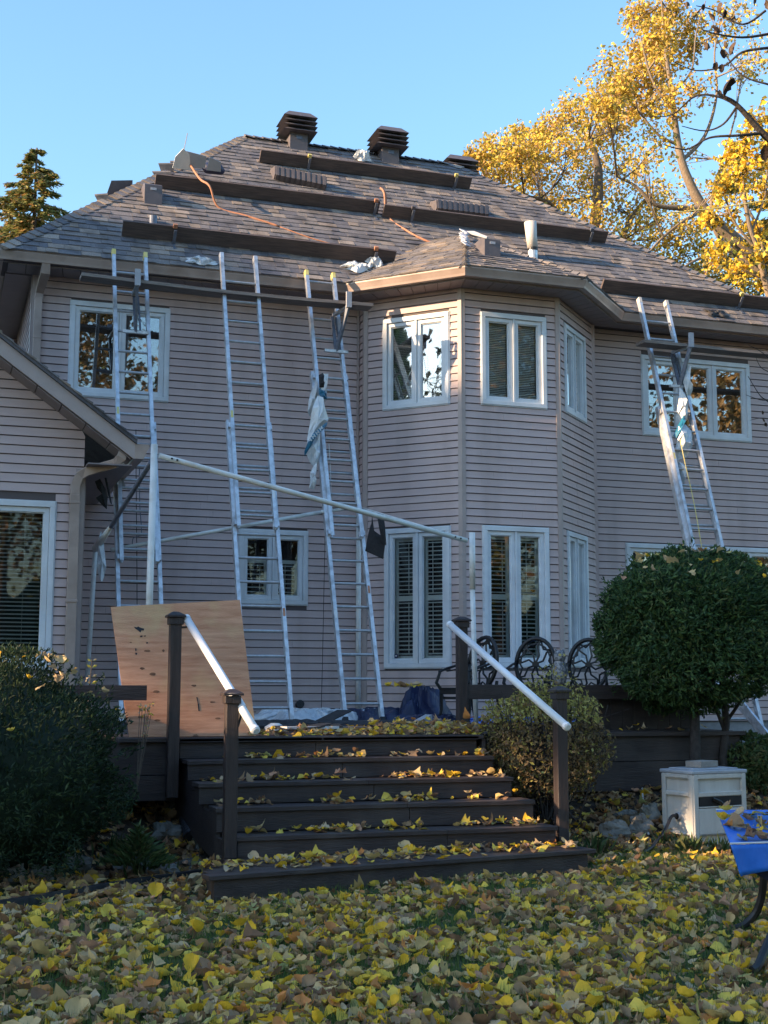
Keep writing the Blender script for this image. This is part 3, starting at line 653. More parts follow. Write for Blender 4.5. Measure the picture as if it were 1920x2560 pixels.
# skirt / fascia of the deck
dpart('fascia_board', 1.0, 2.10, 11.90, 11.94, .74, DZ-.038); dpart('fascia_board', 1.0, 2.10, 11.90, 11.935, .52, .735)
dpart('fascia_board', 5.02, 8.18, 12.45, 12.49, .76, DZ-.05); dpart('fascia_board', 5.02, 8.14, 12.455, 12.49, .46, .755); dpart('nosing_board', 5.02, 8.22, 12.40, 12.58, DZ-.048, DZ-.006)
dpart('side_board', 5.0, 5.035, 11.9, 12.45, .5, DZ-.04); dpart('side_board', 1.60, 1.64, 11.95, 17.6, .5, DZ-.04); dpart('side_board', 8.12, 8.15, 12.6, 17.6, .5, DZ-.04)
# steps
tr_x = [(2.12, 4.95), (2.145, 4.99), (2.18, 5.03), (2.26, 5.085), (2.36, 5.135)]
NY = [11.93-.337*k for k in range(5)]; NZ = [DZ-.178*k for k in range(5)]
NZ = [1.052, .878, .706, .530, .335]
for k in range(5):
    x0, x1 = tr_x[k]; yb = NY[k]+.345 if k else NY[k]+.04; zt = NZ[k]
    zb = NZ[k+1] if k < 4 else .17
    if k:
        seam = x0+(x1-x0)*(.40+.06*k)
        for (a, c) in ((x0, seam-.002), (seam+.002, x1)):
            dpart('tread_board', a, c, NY[k]-.002, NY[k]+.165, zt-.036+rnd.uniform(-.002,0), zt)
            dpart('tread_board', a, c, NY[k]+.170, yb-.035, zt-.036, zt-.001)
    else:
        for (a, c) in ((x0, 3.42), (3.425, x1)): dpart('tread_board', a, c, NY[0]-.07, NY[0]-.005, zt-.034, zt)
    seam = x0+(x1-x0)*(.44+.05*k)
    yr = NY[k]+.02 if k else NY[k]-.035
    for (a, c) in ((x0+.01, seam-.002), (seam+.002, x1-.01)): dpart('riser_board', a, c, yr, yr+.028, zb-.001 if k == 4 else zb+.001, zt-.037)
# stringers
for sx in (0, 1):
    b = MB(); n = 5; poly = []
    for k in range(5): 
        yy = NY[k]+.05
        poly += [(yy, NZ[k]-.04)] + ([(yy, NZ[k+1]-.04)] if k < 4 else [(yy, .02)])
    poly = [(12.1, NZ[0]-.04)]+poly+[(12.1, .35)]
    x = 2.15 if sx == 0 else 4.93; dx = .16 if sx == 0 else .10
    vs = [(x+dx*(12.1-yy)/1.5, yy, zz) for yy, zz in poly]; b.prism(vs, (.04, 0, 0)); obj('stringer', b, M['deck'], deck)
# bottom platform, set at a slight angle
p_ = [Vector((1.96,9.66,0)), Vector((5.36,10.29,0)), Vector((5.28,10.80,0)), Vector((2.05,10.62,0))]
d_ = (p_[1]-p_[0]).normalized(); s_ = Vector((-d_.y, d_.x, 0))
for k in range(4):
    a = p_[0]+s_*(k*.142)+d_*(.058*k); b = MB(); L = [3.44, 3.38, 3.33, 3.2][k]
    b.hexa([a, a+d_*L, a+d_*L+s_*.138, a+s_*.138] if False else [v+Vector((0,0,z)) for z in (.135,.17) for v in (a, a+d_*L, a+d_*L+s_*.138, a+s_*.138)]); obj('platform_board', b, M['deck'], deck, bevel=.005)
for k in range(4, 9):
    a = p_[0]+s_*(k*.142)+d_*(.30+.03*k); b = MB(); b.hexa([v+Vector((0,0,z)) for z in (.13,.168) for v in (a, a+d_*(2.9), a+d_*2.9+s_*.138, a+s_*.138)]); obj('platform_board', b, M['deck'], deck)
b = MB(); a = p_[0]+d_*.05+s_*.03; b.hexa([v+Vector((0,0,z)) for z in (-.03,.134) for v in (a, a+d_*3.32, a+d_*3.32+s_*.04, a+s_*.04)]); obj('platform_frame', b, M['deck'], deck)
b = MB(); a = p_[0]+d_*.05+s_*.072; b.hexa([v+Vector((0,0,z)) for z in (-.03,.134) for v in (a, a+d_*.04, a+d_*.20+s_*.50, a+d_*.16+s_*.50)]); obj('platform_frame', b, M['deck'], deck)
# posts with caps
def post(x, y, z0, z1, wd=.100):
    b = MB(); h = wd/2; b.box(x-h, x+h, y-h, y+h, z0, z1-.055); p = obj('post', b, M['post'], deck, bevel=.006)
    b = MB(); b.box(x-h-.014, x+h+.014, y-h-.014, y+h+.014, z1-.115, z1-.055); g = h+.032
    b.hexa([(x-g,y-g,z1-.052),(x+g,y-g,z1-.052),(x+g,y+g,z1-.052),(x-g,y+g,z1-.052),(x-g,y-g,z1-.035),(x+g,y-g,z1-.035),(x+g,y+g,z1-.035),(x-g,y+g,z1-.035)])
    g2 = h*.5; b.hexa([(x-g,y-g,z1-.034),(x+g,y-g,z1-.034),(x+g,y+g,z1-.034),(x-g,y+g,z1-.034),(x-g2,y-g2,z1),(x+g2,y-g2,z1),(x+g2,y+g2,z1),(x-g2,y+g2,z1)])
    obj('cap', b, M['post'], p, bevel=.004); return p
post(2.06, 11.84, .55, 2.16); post(2.31, 10.62, .17, 1.485); post(5.20, 12.90, 1.0, 2.23); post(5.345, 10.94, .10, 1.515)
def rail(a, c, r=.032, fit=True, br=()):
    b = MB(); b.tube([a, c], r, 18); h = obj('handrail', b, M['pvc'], deck, smooth=False)
    d = (c-a).normalized()
    for e in (a, c):
        s = 1 if e is c else -1
        b = MB(); b.tube([e-d*s*.02, e+d*s*.012, e+d*s*.022], [r+.004, r+.004, r*.7], 18); obj('end_cap', b, M['pvc'], h)
    for (p, q) in br: b = MB(); b.tube([p, (p+q)/2+Vector((0,0,-.01)), q], .009, 6); obj('bracket', b, M['black'], h)
    for pol in h.data.polygons: pol.use_smooth = len(pol.vertices) == 4
    return h
ra, rb = at(404,1338,11.82), at(553,1578,10.33)
dd = (rb-ra)
hl = rail(ra, rb, .034, br=[(Vector((2.11,11.80,2.02)), ra+dd*.06), (Vector((2.36,10.60,1.19)), ra+dd*.80+Vector((.02,0,-.03)))])
q0 = ra+dd*.70; b = MB(); b.tube([q0, q0+dd.normalized()*.03, q0+dd*.13], [.036,.041,.041], 18); obj('coupling', b, M['pvc'], hl)
ra, rb = at(973,1349,12.72), at(1226,1568,10.62)
dd = (rb-ra)
hr = rail(ra, rb, .034, br=[(Vector((5.155,12.86,2.11)), ra+dd*.05), (Vector((5.30,10.90,1.30)), ra+dd*.86)])
# low board rails beside the steps, planter box at the right
dpart('side_rail', .95, 1.83, 11.87, 11.92, 1.385, 1.515); dpart('side_rail_post', 1.02, 1.10, 11.925, 12.0, .75, 1.5)
dpart('side_rail', 5.255, 8.0, 12.88, 12.93, 1.385, 1.535)
for k in range(8): dpart('planter_board', 6.82+.142*k, 6.958+.142*k, 13.02, 13.05, DZ+.002, 1.52)
dpart('planter_board', 6.80, 7.97, 13.06, 13.5, 1.50, 1.53); dpart('planter_side', 7.935, 7.965, 13.06, 13.5, DZ+.002, 1.495); dpart('planter_side', 6.82, 6.85, 13.06, 13.5, DZ+.002, 1.495)
# ============================================================ LADDERS
def ladder(label, X0, X1, top, foot, base_to, fly_from, cap='yellow', off=.058, group='extension ladders leaning on the gutters', wrail=.044):
    """top, foot = (y, z) of the front face; base_to / fly_from = lengths from the foot"""
    T = thing('extension_ladder', label, 'ladder', ((X0+X1)/2, foot[0], foot[1]), group)
    F = Vector((0, foot[0], foot[1])); d = Vector((0, top[0]-foot[0], top[1]-foot[1])); L = d.length; d.normalize(); n = Vector((0, -d.z, d.y))
    if n.y > 0: n = -n
    def railp(x, s0, s1, o, w_, dep=.07):
        b = MB(); c = Vector((x, 0, 0))+F+d*((s0+s1)/2)+n*o; t = .004
        sg = 1 if x < (X0+X1)/2 else -1
        b.obox(c+Vector((sg*w_*-.42,0,0)), (t,0,0), d*((s1-s0)/2), n*dep/2)
        for e in (-1, 1): b.obox(c+n*e*(dep/2-t/2), (w_/2,0,0), d*((s1-s0)/2), n*t)
        return obj('rail', b, M['alu'], T)
    ins = .036
    for x in (X0, X1): railp(x, 0, base_to, -off, wrail)
    for x in (X0+ins, X1-ins): railp(x, fly_from, L, off*.25, wrail)
    s = .22
    while s < base_to-.05:
        b = MB(); c = F+d*s-n*off; b.tube([c+Vector((X0+.012,0,0)), c+Vector((X1-.012,0,0))], .017, 8); obj('rung', b, M['rung'], T); s += .305
    s = fly_from+.16
    while s < L-.12:
        b = MB(); c = F+d*s+n*off*.25; b.tube([c+Vector((X0+ins+.012,0,0)), c+Vector((X1-ins-.012,0,0))], .017, 8); obj('rung', b, M['rung'], T); s += .305
    for x in (X0+ins, X1-ins):
        b = MB(); b.obox(Vector((x,0,0))+F+d*(L-.02)+n*off*.25, (wrail/2+.004,0,0), d*.045, n*.04); obj('end_cap', b, M[cap], T, bevel=.006)
    for x in (X0, X1):
        b = MB(); b.obox(Vector((x,0,0))+F+d*.0-n*off, (wrail/2+.006,0,0), d*.05, n*.045); obj('foot', b, M['black'], T)
    for x, s9, mt_ in ((X0+ins, L*.62, 'yellow'), (X1-ins, L*.45, 'paper'), (X1, base_to*.35, 'orange'), (X0, base_to*.28, 'paper')):
        b = MB(); b.obox(Vector((x,0,0))+F+d*s9+n*((off*.25 if abs(x-X0)>.01 and abs(x-X1)>.01 else -off)+.0365), (wrail*.33,0,0), d*.05, n*.0006); obj('label_sticker', b, M[mt_], T)
    for s_ in (base_to-.1, fly_from+.06):   # guide brackets
        for x in (X0+ins/2, X1-ins/2): b = MB(); b.obox(Vector((x,0,0))+F+d*s_-n*off*.3, (.03,0,0), d*.03, n*.05); obj('guide_bracket', b, M['alu'], T)
    T['_d'] = 0; del T['_d']
    return T, F, d, n, L
def slen(y_px, x, F, d):   # length along the ladder where it meets picture row y
    lo, hi = 0., 8.
    for _ in range(40):
        m = (lo+hi)/2; P = F+d*m+Vector((x,0,0))
        if proj(P)[1] > y_px: lo = m
        else: hi = m
    return lo
def mk(label, X0, X1, top, foot, by, fy, **k):
    F = Vector((0, foot[0], foot[1])); d = Vector((0, top[0]-foot[0], top[1]-foot[1])).normalized()
    return ladder(label, X0, X1, top, foot, slen(by, X0, F, d), slen(fy, X0, F, d), **k)
L1 = mk('leftmost extension ladder, standing in front of the upper left window', 2.02, 2.50, (17.05,7.08), (14.78,1.09), 905, 1215)
L2 = mk('bare extension ladder without bracket or wrap, second from the left', 3.36, 3.88, (16.70,7.07), (14.62,1.09), 905, 1140, cap='alu')
L3 = mk('extension ladder beside the bay draped with a torn white and teal plastic wrap', 4.60, 5.05, (17.05,7.07), (14.95,1.13), 800, 1160)
L4 = mk('rightmost extension ladder, rising from behind the round clipped shrub to the right gutter', 9.68, 10.20, (17.05,7.18), (14.85,.64), 875, 1300, cap='boxbeige')
# ladder jacks and scaffold planks
def jack(label, X, L, zp, yp, xs):
    T_, F, d, n, Ln = L; t = (zp-.62-F.z)/d.z; low = F+d*t+n*.05; t2 = (zp-.10-F.z)/d.z; up = F+d*t2+n*.03
    T = thing('ladder_jack', label, 'bracket', (X, low.y, low.z), 'ladder jacks holding the planks')
    X_ = Vector((X,0,0)); outer = Vector((X+xs, yp-.15, zp-.03))
    b = MB(); b.bar(X_+low, outer, .035, .05); obj('brace', b, M['steel'], T)
    b = MB(); b.bar(Vector((X+xs*.3, up.y+.02, zp-.05)), Vector((X+xs, yp-.17, zp-.045)), .05, .035); obj('arm', b, M['alu'], T)
    b = MB(); b.bar(X_+low+Vector((-.16,0,0)), X_+low+Vector((.16,0,0)), .05, .035); obj('rung_hook', b, M['alu'], T)
    b = MB(); b.bar(X_+low, X_+up+Vector((0,0,.0)), .04, .03); b.bar(X_+low+Vector((.06,0,0)), X_+up+Vector((.05,0,0)), .02, .03); obj('upright', b, M['steel'], T)
    b = MB(); b.box(X+xs-.035, X+xs+.035, yp-.185, yp-.15, zp-.06, zp+.15); obj('end_stop', b, M['boxlid'], T)
    return T
YP = 16.52
jack('ladder jack on the leftmost ladder, under the left end of the long plank', 2.30, L1, 6.52, YP, -.02)
jack('ladder jack beside the bay, under the right end of the long plank', 4.93, L3, 6.50, YP, .10)
jack('ladder jack on the rightmost ladder, under the plank at the right', 10.05, L4, 6.40, YP, .10)
def plank(name, label, a, c, wd, th, m, cat='plank', group=None):
    a, c = Vector(a), Vector(c); T = None; b = MB(); n = 14; d = (c-a); vs = []
    for i in range(n+1):
        p = a+d*(i/n); sag = -.03*math.sin(math.pi*i/n)+rnd.uniform(-.002,.002)
        for (yy, zz) in ((-wd/2, 0), (wd/2, 0), (wd/2, th), (-wd/2, th)): vs.append(p+Vector((0, yy+rnd.uniform(-.002,.002), zz+sag)))
    b.add(vs, [(i*4+j, i*4+(j+1) % 4, i*4+4+(j+1) % 4, i*4+4+j) for i in range(n) for j in range(4)]+[(3,2,1,0), tuple(range(4*n, 4*n+4))])
    o = obj(name, b, M[m]); return tag(o, label, cat, group)
plank('scaffold_plank', 'long weathered grey plank running under the left eave across three ladders', (1.60,YP,6.535), (5.38,YP,6.50), .25, .042, 'plankgrey')
plank('scaffold_plank', 'grey plank under the right eave, resting on the rightmost ladder', (9.42,YP,6.36), (14.2,YP,6.42), .25, .042, 'plankgrey')
# loose strip of the shed roof brace lying by the right ladder: a second ladder lying at an angle
T = thing('lying_ladder', 'aluminium ladder lying tilted on the ground at the foot of the rightmost ladder', 'ladder', (9.6, 14.3, .7))
pa, pb = at(1600,1512,14.6), at(1672,1600,14.0)
for o_ in (Vector((0,0,0)), Vector((.10,.38,.10))): b = MB(); b.bar(pa+o_, pb+(pb-pa)*.6+o_, .03, .075); obj('rail', b, M['alu'], T)
for k in range(6): q0 = pa+(pb-pa)*(.1+.26*k); b = MB(); b.tube([q0, q0+Vector((.10,.38,.10))], .017, 8); obj('rung', b, M['rung'], T)
# ============================================================ ROOF BOARDS
MP = ((0,17.13,7.02), (0,-TAN,1)); ca_ = 1/math.sqrt(1+TAN*TAN); RN = Vector((0,-TAN,1))*ca_; RS = Vector((0,1,TAN))*ca_
def rp(x, y): return atpl(x, y, *MP)
def roofboard(label, d0, d1, br, h_=.20, tilt=.0, bcol='yellow', lift=.02):
    a, c = rp(*d0), rp(*d1)
    ym = (a.y+c.y)/2; a = Vector((a.x, ym, 7.02+TAN*(ym-17.13))); c = Vector((c.x, ym, 7.02+TAN*(ym-17.13)))
    T = thing('roof_board', label, 'board', a, 'boards standing on brackets across the roof')
    b = MB(); n = 12; vs = []
    for i in range(n+1):
        p = a.lerp(c, i/n)+RN*lift+RN*rnd.uniform(-.003,.003)+RS*rnd.uniform(-.003,.003)
        for (s_, q) in ((0,0),(.042,0),(.042,h_),(0,h_)): vs.append(p+RS*(s_+tilt*q)+RN*q)
    b.add(vs, [(i*4+j, i*4+4+j, i*4+4+(j+1) % 4, i*4+(j+1) % 4) for i in range(n) for j in range(4)]+[(0,1,2,3), tuple(range(4*n+3, 4*n-1, -1))])
    obj('board', b, M['plank'], T)
    for (t, cl) in br:
        p = a.lerp(c, t); b = MB(); b.obox(p-RS*.06+RN*.10, (.02,0,0), RS*.008, RN*.11); b.obox(p-RS*.10+RN*.012, (.02,0,0), RS*.13, RN*.006); obj('bracket', b, M['steel'], T)
        b = MB(); b.obox(p+RN*(h_+.03)+RS*.0, (.028,0,0), RS*.02, RN*.028); obj('bracket_tip', b, M[cl], T)
    return T
roofboard('uppermost roof board, just below the two louvered vents', (556,352), (1012,412), [(.22,'yellow'), (.92,'yellow')])
roofboard('roof board with the orange rope, ending left at the hip beside the white box', (330,405), (815,468), [(.98,'orange')])
roofboard('roof board behind the cream vent pipe, ending at the right hip', (822,470), (1305,528), [(.12,'brown'), (.92,'steel')])
roofboard('lowest roof board on the left, above the three ladders', (260,513), (848,577), [(.18,'orange'), (.92,'orange')], h_=.215)
roofboard('lowest roof board on the right, above the rightmost ladder', (1295,632), (1659,668), [(.80,'yellow')])
# ropes
def hug(pts, lift=.018, plane=MP):
    return [atpl(x, y, *plane)+RN*lift for x, y in pts]
def smoothpts(pts, n=6):
    out = []; P = [pts[0]]+list(pts)+[pts[-1]]
    for i in range(1, len(P)-2):
        for k in range(n):
            t = k/n; p0, p1, p2, p3 = P[i-1], P[i], P[i+1], P[i+2]
            out.append(.5*((2*p1)+(p2-p0)*t+(2*p0-5*p1+4*p2-p3)*t*t+(3*p1-p0-3*p2+p3)*t**3))
    return out+[pts[-1]]
b = MB(); pts = hug([(384,386),(398,384)], .25)+hug([(405,396),(425,425),(445,440)], .26)+hug([(470,452),(530,470),(600,492)]); b.tube(smoothpts(pts), .017, 6)
tag(obj('rope', b, M['orange'], smooth=True), 'orange rope hanging over the roof board beside the white box, at the left', 'rope')
b = MB(); pts = hug([(812,440),(820,452)], .26)+hug([(835,470),(880,503),(915,521),(937,528)], .02); b.tube(smoothpts(pts), .017, 6); b.tube(smoothpts([p+Vector((.03,.02,.01)) for p in pts]), .010, 6)
tag(obj('rope', b, M['orange'], smooth=True), 'orange rope running down the middle of the roof towards the bay roof', 'rope')
b = MB(); pts = hug([(600,492),(680,520),(760,540),(830,556)], .015); b.tube(smoothpts(pts), .008, 6)
tag(obj('cord', b, M['orange'], smooth=True), 'thin red cord lying on the shingles above the lowest left roof board', 'cord')
# things left on the roof
def crumple(fn_c, wd, dp, h, seed, n=18, ux=Vector((1,0,0)), uy=Vector((0,1,0)), un=Vector((0,0,1)), edge=.12):
    r = random.Random(seed); waves = [(r.uniform(2,9), r.uniform(2,9), r.uniform(0,6.3), r.uniform(.3,1)) for _ in range(7)]; c = Vector(fn_c); rr = [r.uniform(-1,1) for _ in range(64)]
    def f(u, v):
        q = sum(a*abs(math.sin(kx*u*1.7+ky*v*1.9+ph))**.7 for kx, ky, ph, a in waves)/sum(w_[3] for w_ in waves)
        e = min(1, min(u, 1-u, v, 1-v)*5); wob = edge*math.sin(u*13+rr[0]*4)*math.cos(v*11+rr[1]*3)
        return c+ux*((u-.5)*wd*(1+.3*math.sin(v*9+rr[2]*5))+wob*wd*.4)+uy*((v-.5)*dp*(1+.3*math.sin(u*8+rr[3]*5))+wob*dp)+un*(h*q*(.15+.85*e))
    b = MB(); b.grid(f, n, n); return b
def bag(name, label, cat, c, wd, dp, h, m, seed, smooth=False, slope=False, par=None):
    kw = dict(uy=RS, un=RN) if slope else {}
    o = obj(name, crumple(c, wd, dp, h, seed, **kw), M[m], par, smooth=smooth)
    if par is None: tag(o, label, cat)
    return o
bag('plastic_scrap', 'white plastic scrap lying where the main roof meets the bay roof', 'plastic scrap', rp(768,583)+RN*.015, .36, .22, .10, 'plasticwrap', 3, slope=True)
bag('plastic_scrap', 'cloudy plastic shred in the bay roof valley beside the roof board end', 'plastic scrap', rp(806,577)+RN*.015, .20, .18, .16, 'clear', 4, slope=True)
bag('plastic_scrap', 'cloudy plastic shreds on the shingles between the first and second ladder tops', 'plastic scrap', rp(432,571)+RN*.015, .34, .16, .09, 'clear', 5, slope=True)
bag('plastic_bag', 'white and teal plastic bag near the ridge between the two louvered vents', 'plastic bag', rp(778,348)+RN*.02, .24, .20, .20, 'clear', 6, slope=True)
bag('debris_bundle', 'ragged dark felt scrap lying on the shingles above the right gutter', 'felt scrap', rp(1545,678)+RN*.02, .30, .20, .05, 'underlay', 8, slope=True)
T = thing('flashing_box', 'white open box on the left hip with grey flaps beside it', 'box', rp(388,378))
p = rp(388,392); b = MB(); b.prism([p+RN*.18+Vector((-.15,0,0)), p+RN*.18+Vector((.13,0,0)), p+RN*.42+Vector((.07,0,0)), p+RN*.50+Vector((-.03,0,0)), p+RN*.36+Vector((-.13,0,0))], RS*.012); obj('front_flap', b, M['paper'], T)
b = MB(); b.prism([p+RN*.20+Vector((.08,0,0))+RS*.02, p+RN*.24+Vector((.34,0,0))+RS*.02, p+RN*.42+Vector((.33,0,0))+RS*.02, p+RN*.46+Vector((.02,0,0))+RS*.02], RS*.012); obj('side_flap', b, M['boxlid'], T)
b = MB(); b.prism([p+RN*.21+Vector((.36,0,0))+RS*.01, p+RN*.21+Vector((.58,0,0))+RS*.01, p+RN*.36+Vector((.56,0,0))+RS*.01, p+RN*.42+Vector((.38,0,0))+RS*.01], RS*.012); obj('side_flap', b, M['boxlid'], T)
b = MB(); b.tube([p+RN*.48+Vector((-.02,0,0)), p+RN*.72+Vector((.0,0,.02))], .006, 5); obj('loose_strip', b, M['boxlid'], T)
p = rp(455,396); b = MB(); b.tube([p+RN*.20+Vector((-.15,.05,0)), p+RN*.24+Vector((-.1,.05,0)), p+RN*.25+Vector((.08,.05,0)), p+RN*.20+Vector((.15,.05,0))], [.05,.085,.09,.05], 10)
tag(obj('tool_bag', b, M['tarpdark'], smooth=True), 'small dark blue tool bag sitting behind the roof board near the white box', 'tool bag')
# dark case standing on the far side of the left hip
a0, a1, a2, a3 = at(225,430,19.6), at(238,392,19.6), at(284,391,19.9), at(272,412,19.9)
b = MB(); b.prism([a0, a1, a2, a3+Vector((0,0,-.25)), a0+Vector((0,0,-.4))], (.02,.14,0)); tag(obj('felt_roll', b, M['brown']), 'dark slab standing behind the left hip of the roof', 'roof slab')
for (px, py, w_, h_) in ((332,383,.26,.05), (345,372,.2,.09), (208,436,.16,.06), (370,365,.2,.08)):
    p = rp(px, py); b = MB(); b.prism([p, p+Vector((w_,0,.03)), p+Vector((w_*.9,0,h_+.05)), p+Vector((-.04,0,h_*1.2))], RS*.05)
    tag(obj('loose_shingle', b, M['sh'][1]), {332:'loose shingle curled up at the left end of the second roof board', 345:'loose shingle sticking up on the hip just left of the white box', 208:'lowest loose shingle on the left hip, near the dark slab', 370:'topmost loose shingle on the left hip, behind the white box'}[px], 'shingle', 'loose shingles on the left hip')
b = MB(); p0_, p1_ = rp(352,402), rp(432,412); b.bar(p0_+RN*.03-RS*.12, p1_+RN*.03-RS*.12, .05, .02); tag(obj('metal_strip', b, M['boxlid']), 'grey metal strip lying under the second roof board at the left hip', 'metal strip')
for (px, py, sd_) in ((1000,506,1), (1006,520,2), (1009,535,3), (1010,548,4), (1020,512,5), (1032,518,6)):
    pass
b = MB(); pts = [Vector((7.37,18.06,8.29)), Vector((7.2,17.65,8.08)), Vector((7.02,17.2,7.84)), Vector((6.88,16.86,7.65))]
for i in range(14):
    t = i/13*(len(pts)-1.001); k = int(t); q = pts[k].lerp(pts[k+1], t-k)+Vector((rnd.uniform(-.03,.03), 0, .02)); b.obox(q, (rnd.uniform(.015,.045), .01, rnd.uniform(-.01,.01)), (-.01, rnd.uniform(.05,.09), .04), (.002, .002, .008))
b.tube([Vector((7.36,18.1,8.29)), Vector((7.45,17.9,8.23)), Vector((7.55,17.62,8.08))], [.03,.035,.02], 6)
tag(obj('flashing', b, M['boxlid'], house), None)
# ============================================================ GAZEBO FRAME
gz_ = thing('canopy_frame', 'bare white metal pole frame of a canopy standing on the deck', 'canopy frame', (3.4, 14, DZ))
FLt = at(333,962,12.5); FLb = Vector((at(322,1500,12.5).x-.02, 12.5, DZ)); FRt = at(1020,1150,13.55); FRb = Vector((5.623,13.55,DZ)); BRt = at(775,1096,16.0); BRb = Vector((5.07,16.0,DZ)); BLt = at(207,1180,15.5); BLb = Vector((at(188,1400,15.5).x, 15.5, DZ))
def pole(a, c, r, nm='pole', m='pole', r2=None):
    b = MB(); b.tube([a, c], [r, r2 or r], 14); o = obj(nm, b, M[m], gz_)
    for pol in o.data.polygons: pol.use_smooth = len(pol.vertices) == 4
    return o
pole(FLb, FLt, .032); o = pole(FRb, FRt-Vector((0,0,.62)), .028); pole(FRt-Vector((0,0,.62)), FRt, .033); pole(BRb, BRt+Vector((0,0,-.05)), .032); pole(BLb, BLt, .027)
b = MB(); b.tube([BRb+Vector((-.0,-.0,0)), BRb+Vector((0,0,.02))], .07, 12); obj('base_plate', b, M['pole'], gz_)
b1, b2 = at(343,986,12.5), at(1008,1167,13.5); pole(b1, b2, .027, 'beam')
for t in (.035, .045): 
    q = b1.lerp(b2, t if t < .04 else .05); b = MB(); b.obox(q+Vector((0,-.027,0)), (.010,0,0), (0,.003,0), (0,0,.008)); obj('bolt', b, M['black'], gz_)
for t in (.955, .975): q = b1.lerp(b2, t); b = MB(); b.obox(q+Vector((0,-.027,0)), (.010,0,0), (0,.003,0), (0,0,.008)); obj('bolt', b, M['black'], gz_)
pole(at(326,1000,12.55), at(240,1140,14.6), .024, 'beam', 'steel'); pole(at(240,1140,14.6), at(208,1186,15.4), .024, 'beam', 'pole', .05)
pole(at(240,1190,15.6), at(692,1107,15.9), .024, 'beam'); pole(at(692,1107,15.9), at(770,1096,16.0), .022, 'beam'); pole(at(778,1098,16.0), at(1006,1166,13.62), .022, 'beam')
# cloths hanging from it
def hangcloth(name, label, cat, pts, m, th=.006, jag=.02, seed=1):
    r = random.Random(seed); b = MB(); P = [Vector(p)+Vector((0, r.uniform(-jag, jag), 0)) for p in pts]; c = sum(P, Vector())/len(P)+Vector((0,-jag,0)); n = len(P); off = Vector((0, th, 0))
    b.add(P+[c]+[p+off for p in P]+[c+off], [(i, (i+1) % n, n) for i in range(n)]+[((i+1) % n+n+1, i+n+1, 2*n+1) for i in range(n)]+[(i, i+n+1, (i+1) % n+n+1, (i+1) % n) for i in range(n)])
    return tag(obj(name, b, M[m]), label, cat)
hangcloth('mesh_scrap', 'black kite shaped mesh scrap hanging from the canopy beam beside the bay', 'cloth scrap', [at(*p, 14.4) for p in [(805,1112),(808,1145),(833,1165),(827,1208),(790,1190),(797,1150),(803,1130)]], 'blackcloth', seed=2)
hangcloth('mesh_strip', 'narrow black strip hanging from the canopy beam, right of the kite shaped scrap', 'cloth strip', [at(*p, 14.35) for p in [(813,1108),(829,1112),(832,1140),(835,1178),(826,1172),(819,1145)]], 'blackcloth', seed=3)
hangcloth('mesh_scrap', 'black torn cloth hook hanging under the eave of the left wing', 'cloth scrap', [at(*p, 15.2) for p in [(205,1042),(216,1036),(228,1058),(233,1075),(231,1102),(222,1094),(206,1078),(222,1080),(224,1070),(210,1056)]], 'blackcloth', seed=5)
hangcloth('mesh_strip', 'thin black strap hanging beside the torn black cloth under the left eave', 'cloth strip', [at(*p, 15.3) for p in [(225,1030),(229,1030),(237,1062),(242,1092),(238,1090),(232,1062)]], 'blackcloth', seed=6)
hangcloth('plastic_bag', 'long cloudy plastic bag hanging from the left end of the canopy frame', 'plastic bag', [at(*p, 15.2) for p in [(218,1150),(224,1180),(228,1205),(229,1228),(226,1245),(222,1258),(217,1258),(214,1244),(209,1225),(212,1200),(211,1172)]], 'clear', .04, .05, 7)
hangcloth('black_rail_cover', 'dark cloth wrapped along the left rail of the leftmost ladder', 'cloth strip', [at(*p, 16.05) for p in [(246,1015),(256,1015),(256,1070),(256,1120),(250,1120),(247,1060)]], 'blackcloth', .03, .01, 8)
hangcloth('rag', 'pale blue rag tied at the leftmost ladder below the wing gutter', 'rag', [at(*p, 15.95) for p in [(252,1012),(262,1008),(268,1020),(268,1036),(263,1030),(272,1056),(266,1058),(258,1035)]], 'clear', .02, .03, 9)
